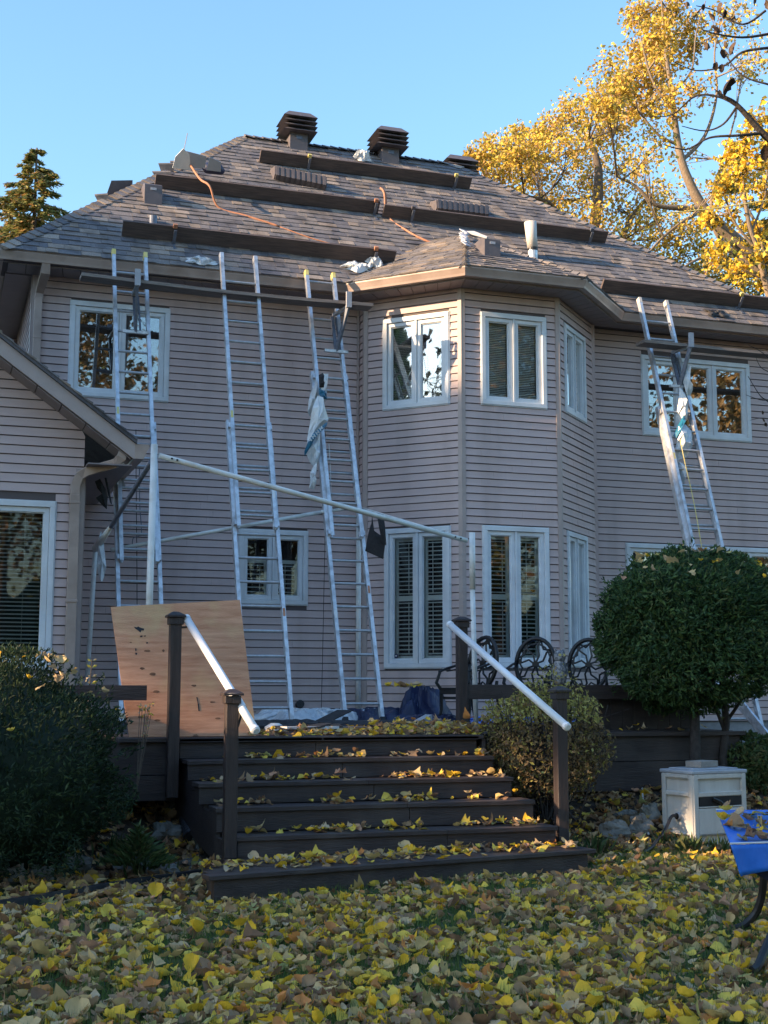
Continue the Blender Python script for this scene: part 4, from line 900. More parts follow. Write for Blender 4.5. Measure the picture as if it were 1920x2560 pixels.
# torn wraps on ladders
def wrap(label, sets, seed, group=None):
    T = thing('torn_wrap', label, 'plastic wrap', sets[0][1][0])
    for i, (nm, pts, m) in enumerate(sets):
        r = random.Random(seed+i); P = [Vector(p)+Vector((0, r.uniform(-.05,.03), 0)) for p in pts]; n = len(P); c = sum(P, Vector())/n+Vector((0,-.07,0)); off = Vector((0,.012,0)); b = MB()
        mids = [(P[k]+c)/2+Vector((0, r.uniform(-.06,.03), 0)) for k in range(n)]
        b.add(P+mids+[c], [(k, (k+1) % n, n+(k+1) % n, n+k) for k in range(n)]+[(n+k, n+(k+1) % n, 2*n) for k in range(n)])
        o = obj(nm, b, M[m], T); s = o.modifiers.new('thick', 'SOLIDIFY'); s.thickness = .006
    return T
def A3(pts, Y): return [at(x, y, Y) for x, y in pts]
wrap('torn white plastic wrap with teal print draped over the ladder beside the bay', [
 ('upper_sheet', A3([(693,808),(708,808),(706,830),(702,850),(703,865),(694,868),(690,850)], 16.28), 'plasticwrap'),
 ('teal_band', A3([(689,840),(698,836),(703,855),(705,864),(692,864),(689,852)], 16.24), 'teal'),
 ('dark_band', A3([(687,812),(694,808),(697,826),(696,838),(689,838)], 16.24), 'blackcloth'),
 ('back_sheet', A3([(683,822),(689,850),(680,875),(668,900),(662,892),(665,868),(672,850)], 16.42), 'plasticwrap'),
 ('main_sheet', A3([(684,856),(696,860),(698,880),(709,905),(704,912),(688,925),(672,945),(660,972),(664,945),(669,915),(672,885)], 16.15), 'plasticwrap'),
 ('printed_band', A3([(706,912),(704,920),(690,934),(676,948),(664,968),(658,985),(657,975),(663,958),(676,938),(692,924)], 16.06), 'teal'),
 ('lower_sheet', A3([(688,930),(690,960),(692,985),(686,1000),(678,1010),(670,1000),(658,978),(668,955)], 16.10), 'clear'),
 ('tail', A3([(684,998),(683,1015),(674,1030),(680,1045),(676,1058),(667,1056),(670,1040),(671,1022),(678,1008)], 16.05), 'plasticwrap')], 5)
# lettering fragments on the printed band
b = MB()
for k in range(7):
    q = at(671+4.0*k, 950-4.4*k, 15.93); a1_ = Vector((.018,0,.018)); a2_ = Vector((.012,0,-.016))
    b.obox(q, a1_*.25, (0,.002,0), a2_); b.obox(q+a1_*.5*(1 if k % 2 else -1), a1_*.5, (0,.002,0), a2_*.28)
wrp = [o for o in COL.objects if o.name.startswith('torn_wrap')][0]
obj('printed_marks', b, M['paper'], wrp)
wrap('long torn white and blue plastic wrap hanging inside the rightmost ladder', [
 ('upper_sheet', A3([(1478,785),(1488,790),(1484,815),(1492,840),(1488,862),(1478,850),(1474,815)], 16.50), 'plasticwrap'),
 ('middle_sheet', A3([(1465,835),(1478,850),(1484,880),(1482,905),(1470,915),(1460,900),(1462,870)], 16.45), 'plasticwrap'),
 ('blue_band', A3([(1476,893),(1480,900),(1468,922),(1458,945),(1455,940),(1466,915)], 16.30), 'teal'),
 ('lower_sheet', A3([(1462,920),(1480,915),(1490,930),(1492,960),(1482,985),(1462,992),(1454,978),(1460,955)], 16.30), 'clear'),
 ('tail', A3([(1466,995),(1476,1000),(1480,1020),(1476,1045),(1470,1035),(1466,1012)], 16.2), 'clear')], 15)
def linecord(label, pts, m, r=.0045, cat='cord', name='cord'):
    b = MB(); b.tube(smoothpts(pts), r, 5); return tag(obj(name, b, M[m]), label, cat)
linecord('yellow cord hanging between the rungs of the rightmost ladder', [at(1468,945,16.2), at(1480,1000,16.1), at(1494,1060,15.95), at(1506,1120,15.8), at(1516,1180,15.7)], 'yellow', .006)
linecord('thin dark cord hanging behind the leftmost ladder', [at(293,930,16.6), at(294,1050,16.6), at(296,1200,16.6), at(297,1330,16.6)], 'black', .005)
linecord('grey looped cord hanging inside the leftmost ladder', [at(301,1010,16.3), at(302,1090,16.3), at(306,1150,16.2), at(300,1160,16.2), at(288,1165,16.2), at(286,1185,16.2)], 'steel', .006)
linecord('long thin wire running down the wall between the second and third ladder', [at(702,925,17.5), at(703,1100,17.5), at(700,1300,17.55), at(698,1420,17.6), at(695,1560,17.62)], 'black', .004)
linecord('white cord hanging inside the ladder beside the bay', [at(710,960,16.2), at(713,1010,16.1), at(716,1080,16.0), at(720,1130,15.9)], 'paper', .005)

linecord('thin wire crossing in front of the trees at the right edge', [at(1440,458,22), at(1560,445,22), at(1720,418,22)], 'yellow', .012, 'wire', 'wire')  # yellow colour stands for sunlight on the wire
# ============================================================ THINGS ON THE DECK
PW = mat('plywood_face', (.44,.18,.085), (.66,.34,.19), 2.6, .62, bump=.3, bscale=26, stretch=(.9,1,9), c3=(.60,.385,.18), s3=1.9, contrast=(.3,.68))
M['knot'] = mat('plywood_knot', (.10,.045,.02), (.22,.10,.045), 30, .7)
T = thing('plywood_sheet', 'large scuffed plywood sheet with knots and a torn hole, leaning on the deck', 'plywood sheet', (2.2, 11.98, 1.07))
BLp, BRp, TLp, TRp = Vector((1.70,11.97,1.068)), Vector((2.835,11.97,1.068)), at(240,1313,12.40), at(519,1297,12.40)
pn = (BRp-BLp).cross(TLp-BLp).normalized(); pn = -pn if pn.y > 0 else pn
b = MB(); b.prism([BLp, BRp, TRp, TLp], -pn*.012); obj('panel', b, PW, T)
def plyp(zx, zy): return atpl((200+zx*.3014)/1.1573, (1460+zy*.3014)/1.1573, BLp, pn)
for (zx, zy, a, c) in [(545,330,26,13),(1025,243,24,10),(560,562,24,9),(695,560,11,11),(690,510,11,5),(520,708,17,10),(608,755,24,12),(640,900,28,11),(950,848,19,9),(1105,822,22,10),(1105,985,22,7),(1150,1120,22,9),(500,1110,11,12),(650,1138,22,7),(1030,405,22,6),(1210,448,10,8),(515,190,18,9),(1315,355,9,10),(1455,1065,13,5),(425,492,10,4),(1090,535,14,4),(1340,865,12,6),(905,500,5,14)]:
    q = plyp(zx, zy); s_ = .3014*.0042; ux_ = (BRp-BLp).normalized(); uz = pn.cross(ux_); uz = uz if uz.z > 0 else -uz; r_ = random.Random(zx)
    b = MB(); b.prism([q+pn*.0005+ux_*(a*s_*math.cos(t*math.pi/6)*r_.uniform(.75,1.1))+uz*(c*s_*math.sin(t*math.pi/6)*r_.uniform(.7,1.1)) for t in range(12)], pn*.001); obj('knot', b, M['knot'], T)
for pts in ([(450,362),(475,368),(485,360),(510,372),(536,378),(532,394),(512,392),(505,410),(495,402),(478,388),(462,378)], [(500,437),(522,434),(520,447),(503,448)], [(532,436),(550,434),(548,443),(536,444)], [(552,492),(566,490),(565,502),(554,501)], [(462,540),(472,545),(470,565),(463,562)], [(463,578),(478,580),(474,596),(464,592)], [(970,945),(980,945),(988,1000),(984,1002)], [(982,1000),(992,1000),(998,1060),(988,1058)]):
    b = MB(); b.prism([plyp(*p)+pn*.001 for p in pts], pn*.002); obj('hole', b, M['black'], T)
# debris by the wall
def loose(name, label, cat, b, m, group=None): return tag(obj(name, b, M[m] if isinstance(m, str) else m), label, cat, group)
loose('tarp', 'pale blue crumpled plastic film around the feet of the second ladder', 'plastic film', crumple((4.15,15.35,DZ+.01), 1.15, .8, .24, 21, n=26), 'clear')
loose('tarp', 'cloudy plastic film lying right of the second ladder, by the black wall outlet', 'plastic film', crumple((4.95,15.9,DZ+.01), 1.0, .6, .20, 22, n=24), 'clear')
loose('tarp', 'dark blue canvas heap standing against the bay beside the third ladder', 'canvas heap', crumple((5.88,15.9,DZ+.01), .62, .45, .50, 23, n=26), 'tarpdark')
loose('tarp', 'dark blue canvas lying flat under the feet of the third ladder', 'canvas', crumple((5.15,15.9,DZ+.01), 1.1, .7, .22, 24, n=22), 'tarpdark')
loose('tarp', 'bright blue tarp spread flat behind the patio chairs', 'tarp', crumple((6.6,15.2,DZ+.01), 2.0, .9, .10, 25, n=34), 'tarp')
loose('tarp', 'blue tarp corner folded with dark lining in front of the bright blue tarp', 'tarp', crumple((5.35,14.2,DZ+.01), .9, .6, .16, 26, n=22), 'tarpdark')
for k, (x, y, w_, d__, a) in enumerate([(4.75,14.3,1.5,.7,.05),(4.55,13.9,1.3,.5,-.12),(3.5,13.7,.9,.5,.2),(3.3,14.4,1.1,.6,-.1),(4.9,13.6,.9,.3,.1),(2.9,13.5,.6,.4,.3)]):
    c_, s_ = math.cos(a), math.sin(a); b = crumple((x,y,DZ+.004+.012*(k%3)), w_, d__, .10, 40+k, n=16, ux=Vector((c_,s_,0)), uy=Vector((-s_,c_,0)), edge=.03)
    loose('felt_scrap', ['widest black roofing felt pile, below the feet of the third ladder', 'black felt sheet in front of the widest felt pile', 'small black felt sheet near the plywood sheet', 'black felt sheet below the second ladder', 'narrow felt strip near the deck edge in the middle', 'smallest felt scrap beside the plywood sheet'][k], 'roofing felt', b, 'underlay', 'black roofing felt scraps on the deck')
def slab(name, label, cat, c, ux_, uy_, th, m, group=None):
    b = MB(); b.obox(c, ux_, uy_, (0,0,th)); return loose(name, label, cat, b, m, group)
slab('shingle_piece', 'black shingle piece propped up steeply beside the cloudy film', 'shingle', (4.32,14.6,DZ+.12), (.16,.03,.07), (-.06,.10,.0), .006, 'underlay')
slab('board_scrap', 'long white flat strip lying near the deck edge', 'scrap', (3.55,12.75,DZ+.055), (.27,.03,0), (-.02,.05,0), .012, 'paper')
slab('board_scrap', 'short white flat strip end further right of the long white strip', 'scrap', (4.05,12.9,DZ+.05), (.22,.0,0), (0,.05,0), .008, 'plankgrey')
b = MB(); b.tube([(3.30,13.15,DZ+.02),(3.30,13.15,DZ+.055),(3.30,13.15,DZ+.09)], [.105,.10,.04], 12); loose('paint_lid', 'white rounded plastic lid lying among the felt scraps', 'lid', b, 'paper')
slab('blue_box', 'small flat blue box beside the lower end of the left handrail', 'box', (2.95,12.9,DZ+.05), (.09,.01,0), (-.01,.06,0), .03, 'tarp')
slab('tool_case', 'small white sided case lying in front of the blue canvas', 'case', (5.02,13.55,DZ+.08), (.07,.02,.03), (-.02,.05,.0), .05, 'boxlid')
debris_ = MB()
for k in range(26):
    x, y = rnd.uniform(2.95,5.0), rnd.uniform(12.6,14.3); a = rnd.uniform(0,3.1)
    debris_.obox((x,y,DZ+.045+rnd.uniform(0,.03)), (math.cos(a)*rnd.uniform(.08,.2),math.sin(a)*.12,rnd.uniform(-.02,.02)), (-math.sin(a)*.07,math.cos(a)*.07,0), (0,0,.004))
tag(obj('shingle_debris', debris_, M['underlay']), kind='stuff')
# chairs
def chair(label, px, py, Y, az, dz=.78):
    c = at(px, py, Y); T = thing('patio_chair', label, 'patio chair', (c.x, c.y, DZ), 'black cast metal patio chairs')
    f = Vector((math.sin(az), math.cos(az), 0)); s = Vector((f.y, -f.x, 0)); Z = Vector((0,0,1)); c = Vector((c.x, c.y, DZ))
    def Q(u, v, z): return c+s*u+f*v+Z*z
    RX, RZ_ = .228, .30; oc = DZ+.72
    def O(a, r=1.0): return c+s*(RX*r*math.cos(a))+f*(-.05*(r*math.sin(a)))+Z*(.715+RZ_*r*math.sin(a))
    b = MB(); b.tube([O(i*2*math.pi/28) for i in range(29)], .026, 6); obj('back_ring', b, M['black'], T, smooth=True)
    b = MB()
    for i in range(8):
        a = i*math.pi/4+.2; b.tube([O(a, .08), O(a+.25, .40), O(a-.1, .72), O(a+.05, .97)], .0125, 5)
        b.tube([O(a+.05, .97), O(a+.39, .70), O(a+.78, .97)], .0125, 5)
    b.tube([O(i*2*math.pi/20, .80) for i in range(11)], .012, 5); b.tube([O(0,.0)-f*.012, O(0,.0)+f*.012], .04, 10)
    obj('back_lattice', b, M['black'], T)
    b = MB(); b.prism([Q(-.235,-.02,.425), Q(.235,-.02,.425), Q(.255,.44,.425), Q(-.255,.44,.425)], (0,0,.022)); obj('seat', b, M['black'], T, bevel=.006)
    b = MB()
    for v in (.0,.43): b.bar(Q(-.24,v,.40), Q(.24,v,.40), .015, .05)
    for u in (-.24,.24): b.bar(Q(u,0,.40), Q(u,.43,.40), .015, .05)
    b.bar(Q(-.22,.40,.33), Q(.22,.40,.33), .012, .03); obj('seat_apron', b, M['black'], T)
    for u in (-1, 1):
        b = MB(); b.tube([Q(u*.245,.43,.62), Q(u*.262,.47,.50), Q(u*.235,.42,.42), Q(u*.235,.42,.20), Q(u*.25,.46,0)], [.016,.020,.022,.017,.014], 6); obj('leg', b, M['black'], T)
        b = MB(); b.tube([Q(u*.21,-.02,.52), Q(u*.21,-.0,.42), Q(u*.22,-.05,.2), Q(u*.24,-.12,0)], [.018,.022,.017,.014], 6); obj('leg', b, M['black'], T)
        b = MB(); b.tube([Q(u*.215,-.02,.74), Q(u*.25,.12,.71), Q(u*.262,.32,.66), Q(u*.25,.44,.62)], .015, 6); b.tube([Q(u*.215,-.02,.70), Q(u*.245,.12,.66), Q(u*.255,.32,.63)], .009, 5); obj('arm', b, M['black'], T)
    b = MB(); b.tube([Q(-.12,-.02,.43), Q(-.10,-.03,.50)], .014, 6); b.tube([Q(.12,-.02,.43), Q(.10,-.03,.50)], .014, 6); obj('back_stay', b, M['black'], T)
    return T
chair('black lattice backed patio chair turned sideways behind the right upper post', 1046, 1600, 14.2, math.radians(250))
chair('middle patio chair, standing behind the brown leaved shrub', 1161, 1600, 14.3, math.radians(218))
chair('rightmost patio chair, half hidden behind the round clipped shrub', 1276, 1600, 14.4, math.radians(214))
# owl decoy on the rail
q = at(1211, 1478, 12.9); q.z = 1.536
T = thing('owl_decoy', 'grey speckled owl decoy standing on the board rail behind the right lower post', 'owl decoy', q)
OW = mat('speckled_resin', (.10,.105,.12), (.30,.30,.31), 38, .7, contrast=(.45,.55))
b = MB(); b.tube([q+Vector((0,0,z)) for z in (0,.02,.09,.17,.23,.26)], [.045,.062,.078,.074,.056,.045], 14); obj('body', b, OW, T, smooth=True)
b = MB(); b.tube([q+Vector((0,-.005,z)) for z in (.24,.27,.31,.345,.36)], [.045,.060,.062,.048,.02], 14); hd = obj('head', b, OW, T, smooth=True)
for sx in (-1, 1):
    b = MB(); b.tube([q+Vector((sx*.035,0,.34)), q+Vector((sx*.05,0,.385))], [.016,.003], 6); obj('ear_tuft', b, OW, hd)
    b = MB(); b.tube([q+Vector((sx*.024,-.055,.31)), q+Vector((sx*.024,-.066,.31))], .014, 10); obj('eye', b, M['yellow'], hd)
    b = MB(); b.prism([q+Vector((sx*.074,-.02,.22)), q+Vector((sx*.088,.0,.12)), q+Vector((sx*.06,.02,.03)), q+Vector((sx*.07,-.03,.1))], (sx*.008,0,0)); obj('wing', b, OW, T)
b = MB(); b.tube([q+Vector((0,-.06,.295)), q+Vector((0,-.078,.28))], [.009,.002], 6); obj('beak', b, M['black'], hd)
# ============================================================ HOSE CABINET
T = thing('hose_cabinet', 'beige resin hose cabinet with grey lid standing on the lawn edge at the right', 'hose cabinet', (7.2, 11.5, 0))
F0 = Vector((6.895,11.30,-.01)); th_ = math.radians(10); ux_ = Vector((math.cos(th_), math.sin(th_), 0)); uy_ = Vector((-math.sin(th_), math.cos(th_), 0)); WB, DB, HB = .655, .44, .70; Zv = Vector((0,0,1))
b = MB(); b.obox(F0+ux_*WB/2+uy_*DB/2+Zv*HB/2, ux_*(WB/2-.014), uy_*(DB/2-.014), Zv*(HB/2)); obj('body', b, M['boxbeige'], T)
def cabpanel(o, u, n_, W_, bands):
    b = MB(); fr = .055
    b.obox(o+u*fr/2+Zv*HB/2, u*fr/2, n_*.014, Zv*HB/2); b.obox(o+u*(W_-fr/2)+Zv*HB/2, u*fr/2, n_*.014, Zv*HB/2)
    for (z0, z1) in bands: b.obox(o+u*W_/2+Zv*(z0+z1)/2, u*(W_/2-fr-.001), n_*.0135, Zv*(z1-z0)/2)
    return obj('panel_frame', b, M['boxbeige'], T, bevel=.012)
bands = [(0,.06),(.13,.155),(.49,.535),(.655,.70)]
cabpanel(F0-uy_*.0, ux_, uy_, WB, bands+[(.385,.40),(.13,.38)]); cabpanel(F0+ux_*.0, uy_, ux_, DB, bands)
b = MB(); b.obox(F0+ux_*(WB*.5)+Zv*.445-uy_*.004, ux_*(WB*.40), uy_*.008, Zv*.042); obj('slot', b, M['room'], T)
b = MB(); b.tube([F0+ux_*.22+Zv*.47-uy_*.02, F0+ux_*.30+Zv*.44-uy_*.03, F0+ux_*.35+Zv*.40-uy_*.035], .02, 6); obj('crank_handle', b, M['black'], T)
b = MB(); b.obox(F0+ux_*WB/2+uy_*DB/2+Zv*(HB+.018), ux_*(WB/2+.018), uy_*(DB/2+.018), Zv*.018); lid = obj('lid', b, M['boxlid'], T, bevel=.01)
b = MB(); b.obox(F0+ux_*WB/2+uy_*DB/2+Zv*(HB+.043), ux_*(WB/2-.045), uy_*(DB/2-.045), Zv*.007); obj('lid_panel', b, M['boxlid'], lid, bevel=.005)
pp = F0+uy_*.22+Zv*.30; b = MB(); b.tube([pp+ux_*.01, pp-ux_*.016], .036, 14); obj('hose_port', b, M['boxlid'], T)
b = MB(); b.tube([pp-ux_*.017, pp-ux_*.022], .029, 14); obj('hose_port_plug', b, M['black'], T)
b = MB(); h_ = [pp-ux_*.02, pp-ux_*.10+Zv*.0-uy_*.02, at(1437,1795,11.35), at(1420,1815,11.2), at(1412,1822,11.1)+Vector((0,0,-.02)), at(1395,1826,11.0)+Vector((0,0,-.05))]
b.tube(smoothpts(h_), .016, 8); tag(obj('hose', b, M['hose'], smooth=True), 'black garden hose coming out of the hose cabinet side into the leaves', 'hose')
q = F0+ux_*.33+uy_*.24+Zv*(HB+.05)
b = MB(); a_ = math.radians(24); u2 = Vector((math.cos(a_), math.sin(a_), 0)); v2 = Vector((-math.sin(a_), math.cos(a_), 0)); b.obox(q+Zv*.032, u2*.145, v2*.09, Zv*.031)
tag(obj('paver', b, M['brick'], bevel=.006), 'grey brown paver brick lying on the hose cabinet lid', 'paver brick')
# ============================================================ BLUE TARP COVERED SEAT (right edge)
T = thing('covered_chair', 'folding chair with curved black legs under a bright blue tarp, cut by the right edge', 'covered chair', (5.3, 7.4, 0))
k0, k1, k2, k3 = at(1550,1748,7.75), at(1659,1750,7.75), at(1580,1821,7.15), at(1659,1817,7.15)
ext = Vector((.45,-.05,0)); cs = [k0, k0+(k1-k0)+ext, k2+(k3-k2)+ext, k2]
def tf(u, v):
    p = k0.lerp(cs[1], u).lerp(k2.lerp(cs[2], u), v); return p+Vector((0,0,-.05*math.sin(math.pi*min(1,u*1.3))*math.sin(math.pi*v)+.004*math.sin(u*40)*math.sin(v*17)))
b = MB(); b.grid(tf, 24, 14); tp = obj('tarp_top', b, M['tarp'], T, smooth=True); sm = tp.modifiers.new('thick', 'SOLIDIFY'); sm.thickness = .004
def ff(u, v):
    p = k2.lerp(cs[2], u); hgt = .155+.045*abs(math.sin(u*3.1+2.4)); return p+Vector((.05*v,-.02*v+.012*math.sin(u*21)*v,-hgt*v-.003))
b = MB(); b.grid(ff, 24, 6); o = obj('tarp_flap', b, M['tarp'], T, smooth=True); sm = o.modifiers.new('thick', 'SOLIDIFY'); sm.thickness = .004
def fl(u, v): 
    p = k0.lerp(k2, u); return p+Vector((.06*v+.01*math.sin(u*11)*v,0,-.07*v-.002))
b = MB(); b.grid(fl, 12, 4); o = obj('tarp_side', b, M['tarp'], T, smooth=True)
def fu(u, v):
    p = (k2+Vector((.03,.03,-.15))).lerp(cs[2]+Vector((0,.03,-.15)), u); return p+Vector((.10*v*(1-u),.02*math.sin(u*9),-.14*v*min(1,u*2.2)))
b = MB(); b.grid(fu, 16, 4); o = obj('tarp_inner_flap', b, M['tarpdark'], T, smooth=True)
b = MB(); b.tube([k0+Vector((0,0,.004)), k0.lerp(k1, .5)+Vector((0,0,-.0)), cs[1]+Vector((0,0,.004))], .006, 6); obj('white_hem', b, M['paper'], T)
b = MB(); b.tube([k2+Vector((0,0,.004)), k2.lerp(cs[2], .5)+Vector((0,0,.004)), cs[2]+Vector((0,0,.004))], .006, 6); obj('white_hem', b, M['paper'], T)
g = at(1644,1897,7.3)
for dy, pts in ((0, [at(1652,1875,7.35), at(1652,1900,7.35), at(1648,1935,7.37), at(1635,1970,7.4), at(1612,1995,7.42), at(1592,2003,7.44)]), (1, [at(1690,1960,6.55), at(1672,2010,6.5), at(1655,2050,6.42), at(1640,2085,6.35), at(1628,2094,6.33)])):
    b = MB(); b.tube(smoothpts(pts, 4), .024, 8); obj('leg', b, M['black'], T)
b = MB(); b.tube([k0+Vector((.05,-.05,-.03)), k2+Vector((.05,.05,-.05))], .014, 8); b.tube([k2+Vector((.05,.05,-.05)), cs[2]+Vector((0,.05,-.05))], .014, 8); b.tube([k0+Vector((.05,-.05,-.03)), cs[1]+Vector((0,-.05,-.03))], .014, 8); obj('seat_frame', b, M['black'], T)
b = MB(); ey = at(1640,1874,7.2); 
for i in range(12): pass
b.tube([ey+Vector((.011*math.cos(t*math.pi/6), -.012, .011*math.sin(t*math.pi/6))) for t in range(13)], .003, 5); obj('eyelet', b, M['alu'], T)
# ============================================================ ROCKS, PIPE, EDGING
def rock(c, r, seed, label, group='field stones edging the bed'):
    rr = random.Random(seed); ph = [rr.uniform(0,6.3) for _ in range(9)]; r = [t*.78 for t in r]; b = MB(); nu, nv = 18, 12; vs = []
    for j in range(nv+1):
        v = math.pi*j/nv
        for i in range(nu):
            u = 2*math.pi*i/nu; d = Vector((math.sin(v)*math.cos(u), math.sin(v)*math.sin(u), math.cos(v)))
            k = 1+.16*math.sin(3*u+ph[0]+2*v)+.13*math.sin(5*v+ph[1]+u)+.07*math.sin(7*u+ph[2]-4*v)+.04*math.sin(13*u+ph[3]+9*v); d = Vector([math.copysign(abs(t)**.86, t) for t in d]); vs.append(Vector(c)+Vector((d.x*r[0], d.y*r[1], d.z*r[2]))*k)
    b.add(vs, [(j*nu+i, j*nu+(i+1) % nu, (j+1)*nu+(i+1) % nu, (j+1)*nu+i) for j in range(nv) for i in range(nu)])
    tag(obj('rock', b, M['rock']), label, 'rock', group)
def gp(px, py, up=.05):   # point on the terrain under a picture position
    r = ray(px, py); lo, hi = 4., 16.
    P = None; Y = 5.
    while Y < 16:
        P = r*(Y/r.y)+Vector((0,0,CZ))
        if P.z <= ground_z(P.x, P.y)+.0: return P+Vector((0,0,up))
        Y += .02
    return P
for (px, py, r, lb) in [(385,1745,(.13,.11,.10),'grey stone high on the slope left of the steps'), (360,1815,(.16,.13,.12),'pale pointed stone beside the black drain pipe'), (437,1835,(.10,.09,.10),'upright pale stone against the left lower post'), (410,1880,(.16,.1,.07),'flat stone in front of the black drain pipe'),
    (25,1905,(.17,.13,.10),'leftmost brown stone at the lawn edge'), (85,1905,(.15,.12,.09),'low brown stone under the dark yew, second from the left'), (160,1890,(.17,.14,.13),'tall stone under the dark yew'), (290,1885,(.22,.15,.11),'broad mossy stone at the foot of the slope'), (350,1900,(.20,.12,.09),'mossy stone left of the flat stone'),
    (1330,1808,(.20,.14,.13),'grey veined stone right of the steps'), (1385,1800,(.14,.13,.15),'squarish stone beside the hose cabinet'), (1408,1770,(.12,.12,.13),'dark stone behind the squarish stone'), (1360,1770,(.16,.12,.08),'low stone behind the grey veined stone'), (425,1790,(.12,.10,.08),'small stone high beside the steps')]:
    rock(gp(px, py, r[2]*.35), r, px, lb)
a = gp(402,1775,.10); c = gp(417,1835,.09); dirp = (c-a).normalized()
b = MB(); n_ = 26; pts = [a.lerp(c, i/n_) for i in range(n_+1)]; b.tube([a-dirp*.35]+pts, [.07]+[.072+.004*(i % 2) for i in range(n_+1)], 16, cap=False); b.tube([c, c-dirp*.02], [.060,.060], 16)
tag(obj('drain_pipe', b, [M['hose'], M['hose']]), 'black corrugated drain pipe pointing out of the slope left of the steps', 'drain pipe')
b = MB(); b.tube([c-dirp*.01, c+dirp*.003], .058, 16); 
b = MB(); a = gp(330,1690,.06); c = gp(375,1750,.06); b.tube([a, c], .045, 10); tag(obj('drain_pipe', b, M['hose'], smooth=True), 'dark pipe end lying higher up the slope under the deck', 'drain pipe')
b = MB(); ed = [gp(x, y, .03) for x, y in [(-30,1975),(60,1960),(150,1945),(240,1928),(320,1915),(400,1903),(462,1893)]]; 
for i in range(len(ed)-1): b.bar(ed[i], ed[i+1], .05, .07)
tag(obj('lawn_edging', b, M['hose']), 'black plastic edging strip along the left bed', 'lawn edging')
b = MB(); pts = [gp(x, y, .02) for x, y in [(1388,1690),(1392,1740),(1398,1790),(1404,1812)]]; b.tube(smoothpts([p+Vector((0,0,.03)) for p in pts]), .010, 6); tag(obj('cable', b, M['boxbeige'], smooth=True), 'pale cable hanging over the stones beside the hose cabinet', 'cable')
# ============================================================ FOLIAGE
def rot_from(n, tw):
    """(k,3) normals and (k,) twist -> two in-plane unit axes"""
    n = n/np.linalg.norm(n, axis=1, keepdims=True); h = np.where(np.abs(n[:, 2:3]) < .9, [[0, 0, 1.]], [[1., 0, 0]])
    a = np.cross(n, h); a /= np.linalg.norm(a, axis=1, keepdims=True); b = np.cross(n, a)
    c, s = np.cos(tw)[:, None], np.sin(tw)[:, None]
    return a*c+b*s, -a*s+b*c, n
LK = 6
LF = [(r_*(LK+1)+i, r_*(LK+1)+i+1, (r_+1)*(LK+1)+i+1, (r_+1)*(LK+1)+i) for r_ in range(4) for i in range(LK)]
LS = 5*(LK+1)
LF.append((LS, LS+1, LS+2, LS+3))
def leaf_template(kind, seed):
    r = np.random.RandomState(seed); K = LK; xs = np.linspace(-.5, .5, K+1)
    wv = {'heart': [.06,.40,.50,.46,.34,.17,.0], 'oval': [.0,.20,.31,.33,.27,.15,.0], 'maple': [.06,.48,.24,.52,.22,.30,.0], 'curl': [.03,.26,.34,.36,.28,.14,.0], 'round': [.0,.34,.44,.44,.36,.22,.02]}[kind]
    fold, cx, cy, tw = r.uniform(-.5, 1.3), r.uniform(-1.4, 1.6), r.uniform(-1.2, 1.4), r.uniform(-.9, .9)
    if kind == 'curl': fold, cx = 1.8, 1.4
    V = []; ws = {s_: np.array(wv)*r.uniform(.82, 1.12, K+1) for s_ in (1, -1)}
    for f_ in (1., .52, 0., -.52, -1.):
        for i in range(K+1):
            s_ = 1 if f_ >= 0 else -1; y = f_*ws[s_][i]; x = xs[i]+(r.uniform(-.03, .03) if abs(f_) == 1 else 0)-.10*abs(f_)*(i < 2)
            z = fold*abs(y)**1.4*.9+cx*x*x*.7+cy*y*abs(y)*.6+tw*x*y+(r.uniform(-.045, .06) if abs(f_) == 1 else 0)
            V.append((x, y, z))
    z0 = cx*.25*.7; V += [(-.49, .012, z0), (-.49, -.012, z0), (-.82, -.004+.08*tw, z0-.05), (-.82, .006+.08*tw, z0-.05)]
    return np.array(V)
TPL = [leaf_template(k, i) for i, k in enumerate(['heart', 'oval', 'maple', 'curl', 'heart', 'round', 'maple', 'oval', 'heart', 'round', 'curl', 'maple', 'curl', 'heart'])]
def scatter_leaves(name, pos, size, parent=None, tilt=.35, mats='fall', weights=None, kind='stuff', seed=1, label=None):
    r = np.random.RandomState(seed); n = len(pos); pos = np.asarray(pos, float)
    nrm = np.stack([r.normal(0, tilt, n), r.normal(0, tilt, n), np.ones(n)], 1)
    A, B_, N_ = rot_from(nrm, r.uniform(0, 6.283, n)); size = np.broadcast_to(size, (n,))*np.clip(r.lognormal(0, .33, n), .35, 1.9); ti = r.randint(0, len(TPL), n)
    W = (FALLW if mats == 'fall' else None) if weights is None else weights
    mi = r.choice(len(M[mats]), n, p=W)
    T_ = np.stack(TPL)[ti]*size[:, None, None]       # n,8,4,3
    V = T_[..., 0:1]*A[:, None, :]+T_[..., 1:2]*B_[:, None, :]+T_[..., 2:3]*N_[:, None, :]+pos[:, None, :]
    o = shared_quads(name, V, LF, M[mats], mi, parent)
    if kind: o['kind'] = kind
    return o
